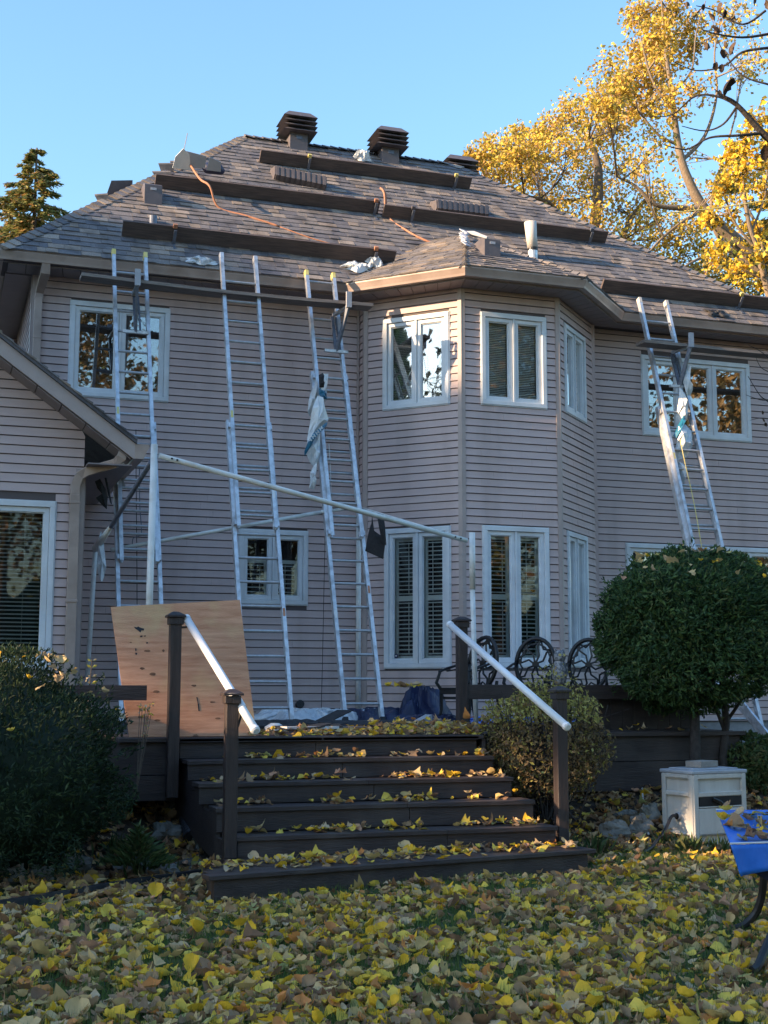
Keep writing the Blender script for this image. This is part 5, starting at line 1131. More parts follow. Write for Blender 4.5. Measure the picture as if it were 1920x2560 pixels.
def cards(name, pos, nrm, size, mats, parent=None, aspect=.5, seed=2, weights=None, along=None, bend=.25):
    """many small bent leaves: each two triangles folded along the middle"""
    r = np.random.RandomState(seed); n = len(pos); pos = np.asarray(pos, float)
    A, B_, N_ = rot_from(np.asarray(nrm, float), r.uniform(0, 6.283, n))
    if along is not None:
        A = along/np.linalg.norm(along, axis=1, keepdims=True); B_ = np.cross(A, N_); B_ /= np.linalg.norm(B_, axis=1, keepdims=True)+1e-9; N_ = np.cross(A, B_)
    s = (np.broadcast_to(size, (n,))*r.uniform(.6, 1.3, n))[:, None]
    p0, p1, p2, p3 = pos-A*s*.5, pos+B_*s*aspect*.5+N_*s*bend*.5, pos+A*s*.5, pos-B_*s*aspect*.5+N_*s*bend*.5
    V = np.stack([np.stack([p0, p1, p2], 1), np.stack([p0, p2, p3], 1)], 1).reshape(-1, 3, 3)
    mi = r.choice(len(mats), n, p=weights); return quads(name, V, mats, np.repeat(mi, 2), parent, fv=3)
GZ = np.vectorize(ground_z)
# lawn leaves -------------------------------------------------
def lawn_positions(n, seed, y0=4.6, y1=10.9, pad=.5):
    r = np.random.RandomState(seed); out = []
    while len(out) < n:
        y = r.uniform(y0, y1); x = r.uniform(.045*y-pad, .689*y+pad)
        v = math.sin(x*2.3+y*1.1+.6)*math.sin(y*2.9-x*1.3+1.)+.5*math.sin(x*5.1-y*4.3)
        if r.rand() > .50+.26*v+.42*math.sin(x*10.3+y*7+2*math.sin(y*5))*math.sin(y*9.7-x*4+2*math.sin(x*6)): continue
        if y > 9.62+(x-1.96)*.19 and 1.9 < x < 5.4: continue
        if x > 5.4 and y > 11.0: continue
        if x < 1.9 and y > 9.55+.05*x: continue
        if 6.85 < x < 7.6 and y > 11.2: continue
        out.append((x, y, ground_z(x, y)+abs(r.normal(0, .018))+.012))
    return np.array(out)
LP = lawn_positions(13200, 5)
dist = np.linalg.norm(LP-np.array([0, 0, CZ]), axis=1)+np.where((LP[:, 0] < .05*LP[:, 1]) | (LP[:, 0] > .68*LP[:, 1]) | (LP[:, 1] < 5.05), 50, 0)
idx = np.argsort(dist); nearL, farL = LP[idx[:300]], LP[idx[300:]]
scatter_leaves('leaf_litter', farL, .062, tilt=.38, seed=31)
LM = {}
for i, p in enumerate(nearL):
    ti, mi = rnd.randrange(len(TPL)), int(NR.choice(len(M['fall']), p=FALLW))
    if (ti, mi) not in LM:
        m = bpy.data.meshes.new('fallen_leaf'); V = TPL[ti]; m.from_pydata([tuple(v) for v in V], [], LF); m.polygons.foreach_set('use_smooth', [True]*len(LF)); m.materials.append(M['fall'][mi]); m.update(); LM[ti, mi] = m
    o = bpy.data.objects.new('fallen_leaf', LM[ti, mi]); COL.objects.link(o); o.parent = ground; o.location = tuple(p+np.array([0, 0, .012])); s = .066*rnd.uniform(.5, 1.5); o.scale = (s, s, s); o.rotation_euler = (rnd.gauss(0, .28), rnd.gauss(0, .28), rnd.uniform(0, 6.28))
# leaves further out, all round the lawn
r = np.random.RandomState(9); fx, fy = r.uniform(-14, 18, 9000), r.uniform(-14, 9.3, 9000); keep = ~((fy > 4.4) & (fx > .045*fy-.4) & (fx < .689*fy+.4)); fx, fy = fx[keep], fy[keep]
scatter_leaves('leaf_litter', np.stack([fx, fy, np.where((fy > 2) & (fx > -8) & (fx < 16), GZ(fx, fy), -.012)+.02], 1), .12, seed=33)
bx, by = r.uniform(-4.5, 11.5, 16000), r.uniform(2.2, 10.8, 16000)
keep = ((bx < .045*by-.5) | (bx > .689*by+.5) | (by < 4.6)) & ~((bx < 1.9) & (by > 9.6)); bx, by = bx[keep][:9000], by[keep][:9000]
scatter_leaves('leaf_litter', np.stack([bx, by, GZ(bx, by)+.02], 1), .075, tilt=.36, seed=34)
# grass -------------------------------------------------------
r = np.random.RandomState(4); n = 70000; gy = r.uniform(4.6, 11.3, n); gx = r.uniform(0, 1, n)*(.644*gy+1)+.045*gy-.5
keep = ~((gy > 9.7+(gx-1.96)*.19) & (gx > 1.9) & (gx < 5.4)) & ~((gx < 1.9) & (gy > 9.6)) ; gx, gy = gx[keep], gy[keep]; n = len(gx); gz0 = GZ(gx, gy)
hh = r.uniform(.03, .085, n); an = r.uniform(0, 6.283, n); le = r.normal(0, .016, (n, 2)); w_ = .0030
P0 = np.stack([gx-np.cos(an)*w_, gy-np.sin(an)*w_, gz0-.004], 1); P1 = np.stack([gx+np.cos(an)*w_, gy+np.sin(an)*w_, gz0-.004], 1); P2 = np.stack([gx+le[:, 0], gy+le[:, 1], gz0+hh], 1)
o = quads('grass', np.stack([P0, P1, P2], 1), M['grass'], r.randint(0, 3, n), fv=3); o['kind'] = 'stuff'
# tufts by the cabinet
pts = []; al = []
for (cx, cy, k, h) in ((6.78,11.15,60,.22), (7.0,11.12,40,.18), (5.55,11.2,50,.2), (6.6,11.3,40,.16), (1.75,11.0,60,.2), (1.6,11.5,60,.2), (5.75,11.15,40,.22)):
    for _ in range(k): x, y = cx+rnd.gauss(0,.07), cy+rnd.gauss(0,.05); d = (rnd.gauss(0,.5), rnd.gauss(0,.5), 1); hh_ = h*rnd.uniform(.5,1.1); pts.append((x+d[0]*hh_*.4, y+d[1]*hh_*.4, ground_z(x, y)+hh_*.45)); al.append(d)
o = cards('grass', np.array(pts), np.random.RandomState(1).normal(0, 1, (len(pts), 3)), .2, M['green'], aspect=.05, along=np.array(al)); o['kind'] = 'stuff'
# bed litter ---------------------------------------------------
r = np.random.RandomState(6); bp = []
for (x0, x1, y0, y1, n) in ((.2,2.25,9.75,12.3,1500), (5.15,9.2,11.0,12.5,2300), (2.0,2.3,10.9,12.4,120)):
    for _ in range(n):
        x, y = r.uniform(x0, x1), r.uniform(y0, y1)
        if x > 5.1 and y < 11.05 : continue
        if 6.87 < x < 7.6 and 11.28 < y < 11.9: continue
        bp.append((x, y, ground_z(x, y)+abs(r.normal(0, .02))+.015))
scatter_leaves('leaf_litter', bp, .066, tilt=.5, seed=41, weights=np.array([.07,.12,.20,.08,.22,.05,.04,.03,.05,.12,.02]))
# steps and deck -----------------------------------------------
sp = []
for k in range(5):
    x0, x1 = tr_x[k]; y0 = NY[k] if k else NY[0]-.05
    for _ in range([190, 130, 160, 150, 170][k]):
        x = r.uniform(x0+.03, x1-.03); v = math.sin(x*3.7+k*2.1)+.6*math.sin(x*9.1+k)
        if r.rand() > .62+.4*v: continue
        y = y0+.02+(.30 if k else .5)*r.beta(2.2, 1.5); sp.append((x, y, NZ[k]+.006+abs(r.normal(0, .018))))
for _ in range(330):
    u = r.uniform(.02, .97); v = r.beta(1.8, 1.3)*.55; x, y = 1.96+3.4*u, 9.66+.63*u+v
    if y > 10.62+.04*u: continue
    sp.append((x-.1*v, y, .178+abs(r.normal(0, .018))))
for _ in range(260): sp.append((r.uniform(2.2, 5.0), r.uniform(11.95, 13.2), DZ+.01+abs(r.normal(0, .02))))
for _ in range(330): x, y = r.normal(4.75, .35), r.normal(12.55, .32); sp.append((x, min(max(y, 11.95), 14), DZ+.01+abs(r.normal(0, .05))))
for _ in range(150): sp.append((r.uniform(5.3, 8.0), r.uniform(12.5, 15), DZ+.01+abs(r.normal(0, .02))))
for _ in range(25): sp.append((r.normal(5.05, .12), r.normal(14.15, .1), DZ+.465))
scatter_leaves('leaf_litter', sp, .062, tilt=.30, seed=51)
sp = [tuple(k0.lerp(cs[1], u).lerp(k2.lerp(cs[2], u), v)+Vector((0, 0, .012+.03*rnd.random()-.05*math.sin(math.pi*min(1, u*1.3))*math.sin(math.pi*v)))) for u, v in [(rnd.uniform(.03,1)**1.2, rnd.uniform(.08,.92)) for _ in range(58)]]
scatter_leaves('leaf_litter', sp, .07, tilt=.4, seed=52)
# ---------------------------------------------------------------- clipped shrubs
def lump(c, R, n, seed, shell=.16, lumps=9, amp=.10, pw=2.0, zcut=None):
    r = np.random.RandomState(seed); d = r.normal(0, 1, (n, 3)); d /= np.linalg.norm(d, axis=1, keepdims=True)
    if pw != 2: m_ = (np.abs(d)**pw).sum(1)**(1/pw); d2 = d/m_[:, None]
    else: d2 = d
    L = r.normal(0, 1, (lumps*4, 3)); L /= np.linalg.norm(L, axis=1, keepdims=True); k = np.zeros(n)
    for v in L: k = np.maximum(k, np.exp((d@v-1)*28))
    rad = 1-amp+amp*1.6*k+amp*.25*np.sin(d[:, 0]*17)*np.sin(d[:, 2]*19+1)*np.sin(d[:, 1]*15)
    rad *= 1-shell*r.beta(1, 2.2, n)
    p = np.array(c)+d2*rad[:, None]*np.array(R); nn = d/np.array(R); nn /= np.linalg.norm(nn, axis=1, keepdims=True)
    return p, nn
def core(c, R, pw=2.0):
    b = MB(); nu, nv = 20, 14
    def f(u, v):
        d = Vector((math.sin(math.pi*v)*math.cos(2*math.pi*u), math.sin(math.pi*v)*math.sin(2*math.pi*u), math.cos(math.pi*v))); m_ = sum(abs(t)**pw for t in d)**(1/pw)
        return Vector(c)+Vector((d.x/m_*R[0], d.y/m_*R[1], d.z/m_*R[2]))*(1+.04*math.sin(7*u*6.28)*math.sin(9*v))
    b.grid(f, nu, nv); return b
def toplitter(c, R, n, seed, spread=.8, pw=2.0, side=0):
    r = np.random.RandomState(seed); out = []
    for _ in range(n):
        a, q = r.uniform(0, 6.283), spread*math.sqrt(r.rand()); x, y = q*math.cos(a), q*math.sin(a)
        if side and r.rand() < side: y = -abs(y)
        z = max(0, 1-abs(x)**pw-abs(y)**pw)**(1/pw); out.append((c[0]+R[0]*x*1.02, c[1]+R[1]*y*1.02, c[2]+R[2]*z*1.03))
    return out
# dark yew at the left
T = thing('yew_shrub', 'big dark green clipped yew at the left edge with fallen leaves on it', 'shrub', (.3, 10.9, .1))
YC, YR = (.28, 11.05, .82), (1.26, 1.15, .95)
p, nn = lump(YC, YR, 42000, 61, shell=.24, lumps=14, amp=.16, pw=2.4); keep = p[:, 2] > .12; p, nn = p[keep], nn[keep]
rr = np.random.RandomState(3); cards('crown', p, nn+rr.normal(0, .8, p.shape), .054, M['yew'], T, aspect=.30, along=nn*.8+rr.normal(0, .6, p.shape)+np.array([0, 0, .5]), weights=[.34,.30,.14,.22])
obj('solid_core', core(YC, [q*.82 for q in YR], 2.4), M['yew'][3], T, smooth=True)
o = scatter_leaves('leaf_litter', toplitter(YC, YR, 70, 8, .98, 2.4, .6), .07, tilt=.5, seed=62, weights=np.array([.14,.1,.08,.25,.05,.12,.03,.0,.18,.03,.02]))
# round topiary
T = thing('clipped_tree', 'round clipped dark green cedar on two short trunks right of the steps', 'clipped tree', (7.6, 12.35, .45))
TC, TR = (7.68, 12.5, 2.10), (.965, .88, .85)
p, nn = lump(TC, TR, 40000, 71, shell=.30, lumps=16, amp=.11, pw=2.5)
cut = (p[:, 2] < 1.65) & (np.random.RandomState(5).rand(len(p)) < .45) & (p[:, 0] > 7.4); p, nn = p[~cut], nn[~cut]
rr = np.random.RandomState(4); al = nn*.6+rr.normal(0, .55, p.shape)+np.array([.25, 0, .15]); cards('crown', p, nn+rr.normal(0, .9, p.shape), .070, M['cedar'], T, aspect=.36, along=al, weights=[.30,.28,.15,.20,.07])
def sprigs(C0, R0, pw, n, size, mats, T, seed, L=.11, along_up=.3):
    p0, n0 = lump(C0, R0, n, seed, shell=.02, amp=.02, pw=pw); r_ = np.random.RandomState(seed); P_, A_ = [], []
    for q, m_ in zip(p0, n0):
        d_v = m_+r_.normal(0, .35, 3)+np.array([0, 0, along_up]); d_v /= np.linalg.norm(d_v); l_ = L*r_.uniform(.4, 1.5)
        for k in range(7): t = (k+.5)/7; P_.append(q+d_v*l_*t+r_.normal(0, .012, 3)); A_.append(d_v+r_.normal(0, .5, 3))
    P_, A_ = np.array(P_), np.array(A_); cards('sprigs', P_, r_.normal(0, 1, P_.shape), size, mats, T, aspect=.34, along=A_, seed=seed)
sprigs(TC, TR, 2.5, 170, .055, M['cedar'], T, 77); 
obj('solid_core', core((TC[0]-.05, TC[1]+.02, TC[2]+.12), [q*.74 for q in TR], 2.4), M['cedar'][3], T, smooth=True)
b = MB(); b.tube([(7.55,12.3,.40),(7.56,12.33,.8),(7.60,12.38,1.3),(7.52,12.45,2.2)], [.062,.055,.05,.03], 10); obj('trunk', b, M['barkdark'], T, smooth=True)
b = MB(); b.tube([(7.93,12.4,.42),(7.95,12.42,.8),(8.02,12.45,1.15),(8.0,12.5,1.7)], [.045,.042,.04,.025], 10); b.tube([(8.0,12.45,1.05),(7.9,12.46,1.3),(7.8,12.5,1.6)], [.022,.018,.012], 8); b.tube([(7.6,12.38,1.25),(7.85,12.4,1.6),(8.2,12.5,2.0)], [.03,.022,.014], 8); b.tube([(8.02,12.45,1.15),(8.2,12.4,1.4),(8.45,12.35,1.55)], [.02,.014,.006], 6); obj('trunk', b, M['barkdark'], T, smooth=True)
scatter_leaves('leaf_litter', toplitter(TC, TR, 45, 12, .93, 2.5, .5), .07, tilt=.5, seed=72, weights=np.array([.26,.1,.06,.22,.03,.14,.04,.0,.11,.02,.02]))
sprigs(YC, YR, 2.4, 240, .05, M['yew'], [o for o in COL.objects if o.name == 'yew_shrub'][0], 78, L=.10)
# leafy brown shrub in front of the chairs
T = thing('brown_shrub', 'half bare shrub with small brown and yellowish leaves between the right posts', 'shrub', (5.62, 11.75, .3))
BC, BR = (5.64, 11.85, .96), (.64, .50, .60)
tw = MB(); lp = []; ln = []
for k in range(70):
    a, q = rnd.uniform(0, 6.283), rnd.random()**.6; tip = Vector((BC[0]+BR[0]*q*math.cos(a)*1.02, BC[1]+BR[1]*q*math.sin(a), BC[2]+BR[2]*(1-q*q*.75)**.5*rnd.uniform(.75, 1.12)))
    base = Vector((5.66+rnd.gauss(0,.10), 11.8+rnd.gauss(0,.07), .28)); mid = base.lerp(tip, .5)+Vector((math.cos(a)*.10*q, math.sin(a)*.08*q, -.05))
    pts_ = smoothpts([base, mid, tip], 4); tw.tube(pts_, [.008-.0055*i/(len(pts_)-1) for i in range(len(pts_))], 4, cap=False)
    for j in range(2): s0 = base.lerp(tip, rnd.uniform(.5,.9)); e0 = s0+Vector((rnd.gauss(0,.1), rnd.gauss(0,.1), rnd.uniform(.03,.16))); tw.tube([s0, e0], [.003,.0015], 3, cap=False)
obj('branches', tw, M['barkdark'], T)
p, nn = lump(BC, BR, 9500, 81, shell=.45, lumps=10, amp=.16, pw=2.3); keep = (p[:, 2] > .42+.2*np.random.RandomState(1).rand(len(p))); p, nn = p[keep], nn[keep]
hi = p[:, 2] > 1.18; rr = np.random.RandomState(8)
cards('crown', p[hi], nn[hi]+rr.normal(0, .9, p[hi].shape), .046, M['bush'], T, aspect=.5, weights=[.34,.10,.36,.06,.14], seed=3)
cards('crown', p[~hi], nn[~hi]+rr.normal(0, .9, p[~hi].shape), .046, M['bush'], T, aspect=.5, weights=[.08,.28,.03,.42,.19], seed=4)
pts = np.stack([rr.uniform(5.15, 6.15, 420), rr.uniform(11.5, 12.1, 420), 0*rr.rand(420)], 1); pts[:, 2] = 1.50+.11*np.sin(pts[:, 0]*8)+rr.uniform(-.12, .12, 420)-.5*((pts[:, 0]-5.66)/.6)**2*.6; cards('shoot_leaves', pts, rr.normal(0, 1, pts.shape), .042, M['bush'], T, aspect=.45, weights=[.35,.05,.5,.03,.07], seed=6)
# low green shrub at right, herbs in the left bed
T = thing('low_shrub', 'low yellowish green shrub behind the hose cabinet at the right edge', 'shrub', (8.5, 12.6, .4))
p, nn = lump((8.65, 12.55, .68), (.75, .45, .40), 6500, 91, shell=.4, lumps=8, amp=.2); cards('crown', p, nn+np.random.RandomState(2).normal(0, .7, p.shape), .07, M['green'], T, aspect=.42, weights=[.4,.35,.25])
obj('solid_core', core((8.65, 12.55, .64), (.5, .3, .28)), M['green'][0], T, smooth=True)
T = thing('herb_plant', 'straggly green plant growing between the yew and the drain pipe', 'plant', (1.55, 10.9, .1))
al = []; pts = []
for k in range(420): a = rnd.uniform(0, 6.28); q = rnd.random(); pts.append((1.62+q*.28*math.cos(a), 10.75+q*.25*math.sin(a), .12+ground_z(1.6, 10.8)+.30*(1-q)*rnd.random()+.05)); al.append((math.cos(a), math.sin(a), .5))
cards('foliage', np.array(pts), rr.normal(0, 1, (420, 3))+np.array([0, 0, 1.]), .11, M['green'], T, aspect=.22, along=np.array(al), weights=[.55,.3,.15])
T = thing('twig_plant', 'thin sapling with four pairs of pale leaves beside the white drainpipe pole', 'plant', (1.2, 11.7, .5))
b = MB(); s0, s1 = at(192,1520,12.2), at(200,1425,12.2); b.tube([s0, s1], .004, 5); obj('stem', b, M['bark'], T)
pts = [at(200+dx, y_, 12.2) for y_ in (1428,1441,1462,1476) for dx in (-6, 6)]; cards('leaves', np.array([tuple(p) for p in pts]), np.array([[.0,-1,.3]]*8), .055, M['fall'][5:6]+M['fall'][3:4], T, aspect=.5, along=np.array([[1 if i % 2 else -1, 0, .5] for i in range(8)]))
T = thing('pale_flowers', 'pale dried flower stalks beside the left board rail', 'plant', (1.7, 11.5, .5))
pts = []
for (px, py) in [(305,1525),(315,1535),(312,1550),(322,1530),(330,1522),(318,1560),(326,1545),(308,1540),(320,1575),(312,1590)]:
    for _ in range(5): pts.append(tuple(at(px+rnd.gauss(0,4), py+rnd.gauss(0,4), 11.6)))
cards('leaves', np.array(pts), rr.normal(0, 1, (len(pts), 3)), .035, [M['fall'][5], M['fall'][8]], T, aspect=.6)
b = MB(); [b.tube([Vector((1.72, 11.6, .6)), Vector(p)], .003, 4) for p in pts[::6]]; obj('stem', b, M['bark'], T)
# ---------------------------------------------------------------- trees
def tree(name, label, cat, trunkline, radii, limbs, clusters, mats, lsize, per, seed, group=None, bark='bark', weights=None, twigs=5, sub=22, clump=.22, aspect=.7, lsub=1.0):
    r = np.random.RandomState(seed); T = thing(name, label, cat, tuple(trunkline[0]), group)
    b = MB(); b.tube(smoothpts([Vector(p) for p in trunkline], 4), list(np.interp(np.linspace(0, 1, 4*(len(trunkline)-1)+1), np.linspace(0, 1, len(radii)), radii)), 9, cap=False); obj('trunk', b, M[bark], T, smooth=True)
    src = [Vector(p) for p in smoothpts([Vector(p) for p in trunkline], 4)][len(trunkline):] 
    lm = MB()
    for pts_, r0, r1 in limbs:
        sp_ = smoothpts([Vector(p) for p in pts_], 5); lm.tube(sp_, [r0+(r1-r0)*i/(len(sp_)-1) for i in range(len(sp_))], 7, cap=False); src += sp_
    if limbs: obj('limbs', lm, M[bark], T, smooth=True)
    tw = MB(); P = []; 
    for (c, R, k) in clusters:
        c = Vector(c); s_ = min(src, key=lambda q: (q-c).length+(.6*max(0, q.z-c.z))); m_ = s_.lerp(c, .55)+Vector((r.normal(0, .15*R), r.normal(0, .15*R), -.12*R)); L = (c-s_).length
        pl_ = smoothpts([s_, m_, c], 4); tw.tube(pl_, [max(.012, .022*L**.5)*(1-.75*i/(len(pl_)-1)) for i in range(len(pl_))], 5, cap=False)
        subs = r.normal(0, .5, (sub, 3)); subs = subs/np.maximum(1, np.linalg.norm(subs, axis=1, keepdims=True))*R
        for j in range(sub):
            q = c+Vector(subs[j]); 
            if j < twigs: a = pl_[r.randint(2, len(pl_))]; tw.tube(smoothpts([a, a.lerp(q, .5)+Vector((r.normal(0, .08), r.normal(0, .08), r.normal(0, .08)))*R, q], 2), [.014*lsub, .011*lsub, .009*lsub, .007*lsub, .005*lsub], 3, cap=False)
        n_ = int(k*per); ii = r.randint(0, sub, n_); P.append(np.array(c)+subs[ii]+r.normal(0, clump*R, (n_, 3)))
    tag(obj('branches', tw, M[bark], T), kind='stuff')
    if per:
        P = np.concatenate(P); cards('crown', P, r.normal(0, 1, P.shape)+np.array([0, 0, .25]), lsize, M[mats] if isinstance(mats, str) else mats, T, aspect=aspect, seed=seed, weights=weights)
    return T
def px(x, y, Y): return tuple(at(x, y, Y))
r = np.random.RandomState(17)
cl = []
for (x, y, R, k) in [(1035,335,34,.7),(1075,320,42,.8),(1060,385,48,1),(1125,330,48,1),(1120,290,30,.5),(1175,285,46,.9),(1150,380,62,1.2),(1225,250,48,1),(1220,330,60,1.2),(1100,440,50,.9),(1190,430,60,1.1),(1285,215,50,1),(1290,300,62,1.2),(1270,390,62,1.1),(1260,470,60,.9),(1330,450,66,.8),(1345,370,58,.7),(1340,260,60,1),(1340,530,62,.7),(1400,560,55,.6),(1180,490,55,.8),(1450,600,50,.5),(1300,560,60,.7),(1380,480,55,.7),(1410,420,44,.5),(1240,520,50,.7),(1320,140,40,.5),(1390,610,50,.8),(1500,600,50,.8),(1440,540,50,.7),(1480,500,50,.6),(1540,600,50,.8),(1600,610,50,.8),(1420,470,50,.6),(1350,600,50,.7),(1520,540,50,.7),(1300,520,50,.7),(1015,345,22,.4),(1150,330,50,1),(1090,350,50,1)]:
    Y = 31+r.uniform(-2, 2); R_ = R/88.
    cl.append((px(x, y, Y), R_, k))
tree('golden_tree', 'broad golden leaved tree behind the right slope of the roof', 'tree', [(16.2,31,.6),(16.0,31,5),(15.6,31,9),px(1290,420,31),px(1270,300,31)], [.36,.30,.22,.14,.05], [([(15.7,31,8),px(1220,500,30.5),px(1130,420,30)], .12,.04), ([(15.7,31,8.5),px(1340,520,31),px(1400,420,31.5)], .11,.04), ([(15.6,31,7.5),px(1180,560,31),px(1080,450,30.5)], .10,.03)], cl, 'gold', .100, 760, 19, weights=[.24,.20,.14,.18,.12,.12], twigs=16, sub=62, clump=.17)
cl = []
for (x, y, R, k) in [(1380,30,44,1.3),(1420,75,46,1.3),(1385,110,40,1.2),(1440,20,44,1.1),(1370,165,42,1.1),(1425,150,48,1.2),(1470,110,46,.9),(1340,190,36,.9),(1400,215,48,1.1),(1480,60,44,.7),(1350,235,44,.9),(1310,225,34,.8),(1445,215,48,.7),(1500,190,44,.45),(1540,60,50,.4),(1590,40,50,.45),(1640,110,50,.4),(1600,150,44,.35),(1560,380,34,.5),(1590,350,36,.6),(1560,420,40,.6),(1610,400,44,.6),(1500,480,44,.35),(1420,300,50,.35),(1480,420,50,.25),(1390,350,40,.3),(1600,520,50,.4),(1540,560,50,.45),(1470,330,40,.15)]:
    Y = 26+r.uniform(-1.6, 1.6); cl.append((px(x, y, Y), R/103., k))
tree('tall_maple', 'tall half bare tree with pale limbs and yellow leaves at the right', 'tree', [(20.5,26,.6),(19.8,26,6),px(1690,640,26),px(1655,586,26),px(1590,520,26),px(1520,451,26),px(1480,375,26),px(1462,310,26),px(1450,216,26),px(1435,110,26),px(1425,0,26)], [.30,.27,.22,.20,.17,.13,.10,.085,.06,.045,.02],
    [([px(1520,451,26),px(1470,447,26),px(1414,440,26),px(1370,400,26),px(1330,380,26)], .085,.02), ([px(1520,451,26),px(1475,475,25.5),px(1420,520,25),px(1380,570,25)], .05,.015), ([px(1655,586,26),px(1600,560,26.5),px(1545,500,26.5),px(1535,430,26.5),px(1560,340,26.5),px(1585,250,26.5)], .08,.02),
     ([px(1462,310,26),px(1420,290,26),px(1380,240,26),px(1360,190,26)], .045,.012), ([px(1470,345,26),px(1520,290,26),px(1545,200,26),px(1540,110,26),px(1560,20,26)], .05,.012), ([px(1455,240,26),px(1410,180,26),px(1385,100,26),px(1375,40,26)], .04,.01), ([px(1655,586,26),px(1640,500,25.5),px(1600,420,25.5),px(1590,330,25)], .06,.015), ([px(1590,520,26),px(1500,560,25.5),px(1440,600,25)], .05,.014), ([px(1448,200,26),px(1490,150,26),px(1500,70,26),px(1520,0,26)], .03,.01)],
    cl, 'gold', .100, 560, 23, bark='barklight', weights=[.24,.20,.16,.16,.10,.14], twigs=11, sub=34, clump=.22, lsub=.9)
# yellow bush-like crown at the far right, lit
cl = []
for (x, y, R, k) in [(1580,330,34,1),(1610,300,36,.9),(1640,340,34,.8),(1600,380,40,1),(1650,420,40,.8),(1560,400,30,.8),(1570,460,40,.6),(1640,500,44,1.0),(1600,580,44,1.0),(1655,600,34,1.0),(1640,250,34,.7),(1655,550,34,.8),(1560,540,36,.8),(1530,470,30,.6)]: cl.append((px(x, y, 23+r.uniform(-.8,.8)), R/118., k))
tree('young_tree', 'smaller bright yellow green leaved tree in front of the spruce at the right edge', 'tree', [(17.6,23,.6),(17.2,23,5),px(1650,600,23),px(1615,480,23),px(1600,360,23)], [.12,.10,.07,.05,.02], [([px(1635,540,23),px(1580,470,23),px(1562,400,23)], .035,.01), ([px(1620,500,23),px(1650,420,23),px(1655,350,23)], .03,.01)], cl, [M['fall'][0], M['gold'][3], M['green'][2], M['fall'][5]], .12, 230, 29, bark='barklight', twigs=9, weights=[.3,.3,.2,.2], sub=26)
def spruce(label, apex, base_z, rad, n_wh, seed, mats='spruce', size=.30, dens=1.0, group='spruce trees around the house', lean=0):
    r = np.random.RandomState(seed); ax = Vector(apex); H = ax.z-base_z; T = thing('spruce_tree', label, 'tree', (ax.x, ax.y, base_z), group)
    b = MB(); b.tube([(ax.x, ax.y, base_z), tuple(ax)], [.018*H, .02], 8); obj('trunk', b, M['bark'], T)
    P, A_l, N_l = [], [], []; tw = MB()
    for k in range(n_wh):
        t = (k+.3)/n_wh; z = ax.z-H*.97*t; L = rad*(t**.82)*(1 if t < .8 else 1-.2*(t-.8)/.2); nb = int(6+5*t)
        for j in range(nb):
            a = r.uniform(0, 6.283); l = L*r.uniform(.6, 1.12)+.12; dr = Vector((math.cos(a), math.sin(a), 0)); o0 = Vector((ax.x, ax.y, z+r.uniform(-.15, .15)*H/n_wh*2)); droop = .16+.28*t
            e0 = o0+dr*l+Vector((0, 0, -l*droop+.10*l)); tw.tube([o0, o0.lerp(e0, .5)+Vector((0, 0, -.03*l)), e0], [.012+.01*l, .008+.005*l, .006], 4, cap=False)
            m_ = int(max(6, l*26*dens)); s_ = r.uniform(.12, 1.0, m_)**.8; pos = np.outer(1-s_, o0)+np.outer(s_, e0); side = np.array([-dr.y, dr.x, 0]); lat = r.normal(0, .13, m_)*l*(1.05-s_*.7)
            pos = pos+lat[:, None]*side+np.stack([0*s_, 0*s_, -np.abs(lat)*.55-r.uniform(0, .10, m_)*l**.5], 1)
            al = np.array(dr)*.7+np.sign(lat)[:, None]*side*.7+np.array([0, 0, -.35])+r.normal(0, .25, (m_, 3)); P.append(pos); A_l.append(al); N_l.append(r.normal(0, .5, (m_, 3))+np.array([0, 0, 1.]))
    tag(obj('branches', tw, M['bark'], T), kind='stuff')
    cards('crown', np.concatenate(P), np.concatenate(N_l), size, M[mats], T, aspect=.30, along=np.concatenate(A_l), seed=seed, weights=[.3,.3,.2,.2] if mats == 'spruce' else None)
    return T
spruce('spruce with a pointed top rising behind the left end of the roof', px(77,322,34), .6, 5.2, 64, 101, size=.19, dens=5.0)
spruce('shorter spruce top at the far left edge beside the pointed spruce', px(26,420,36), .6, 4.2, 48, 102, size=.19, dens=4.0)
spruce('large yellow green spruce at the right edge behind the tall tree', px(1668,215,33), .6, 4.6, 50, 103, size=.24, dens=2.2)
# overhanging branch with dark hanging leaves, from a tree off to the right
OB = 11.5
T = thing('overhanging_tree', 'dark bare branches with a few curled dark leaves reaching in from the upper right', 'tree', (13.6, 11.5, .4))
b = MB(); b.tube(smoothpts([Vector((13.6,11.5,.3)), Vector((13.3,11.5,4)), Vector((12.3,11.5,7.0)), Vector((11.5,11.5,8.3))], 5), [.2-.006*i for i in range(16)], 10); obj('trunk', b, M['barkdark'], T, smooth=True)
b = MB()
def bl(pts_, r0, r1):
    sp_ = smoothpts([at(x, y, OB+dy) for x, y, dy in pts_], 5); b.tube(sp_, [r0+(r1-r0)*i/(len(sp_)-1) for i in range(len(sp_))], 6, cap=False)
b.tube(smoothpts([Vector((12.3,11.5,7.0)), at(1760,420,OB), at(1700,330,OB), at(1650,290,OB), at(1590,225,OB), at(1560,205,OB), at(1540,190,OB)], 5), [.07-.0022*i for i in range(31)], 7, cap=False)
bl([(1659,70,0),(1600,78,0),(1540,70,0),(1510,60,0)], .016, .004); bl([(1659,100,0),(1600,110,.1),(1560,140,.2),(1500,150,.3),(1450,130,.3)], .016, .004); bl([(1650,20,0),(1600,50,.1),(1540,20,.2),(1500,10,.2)], .014, .004)
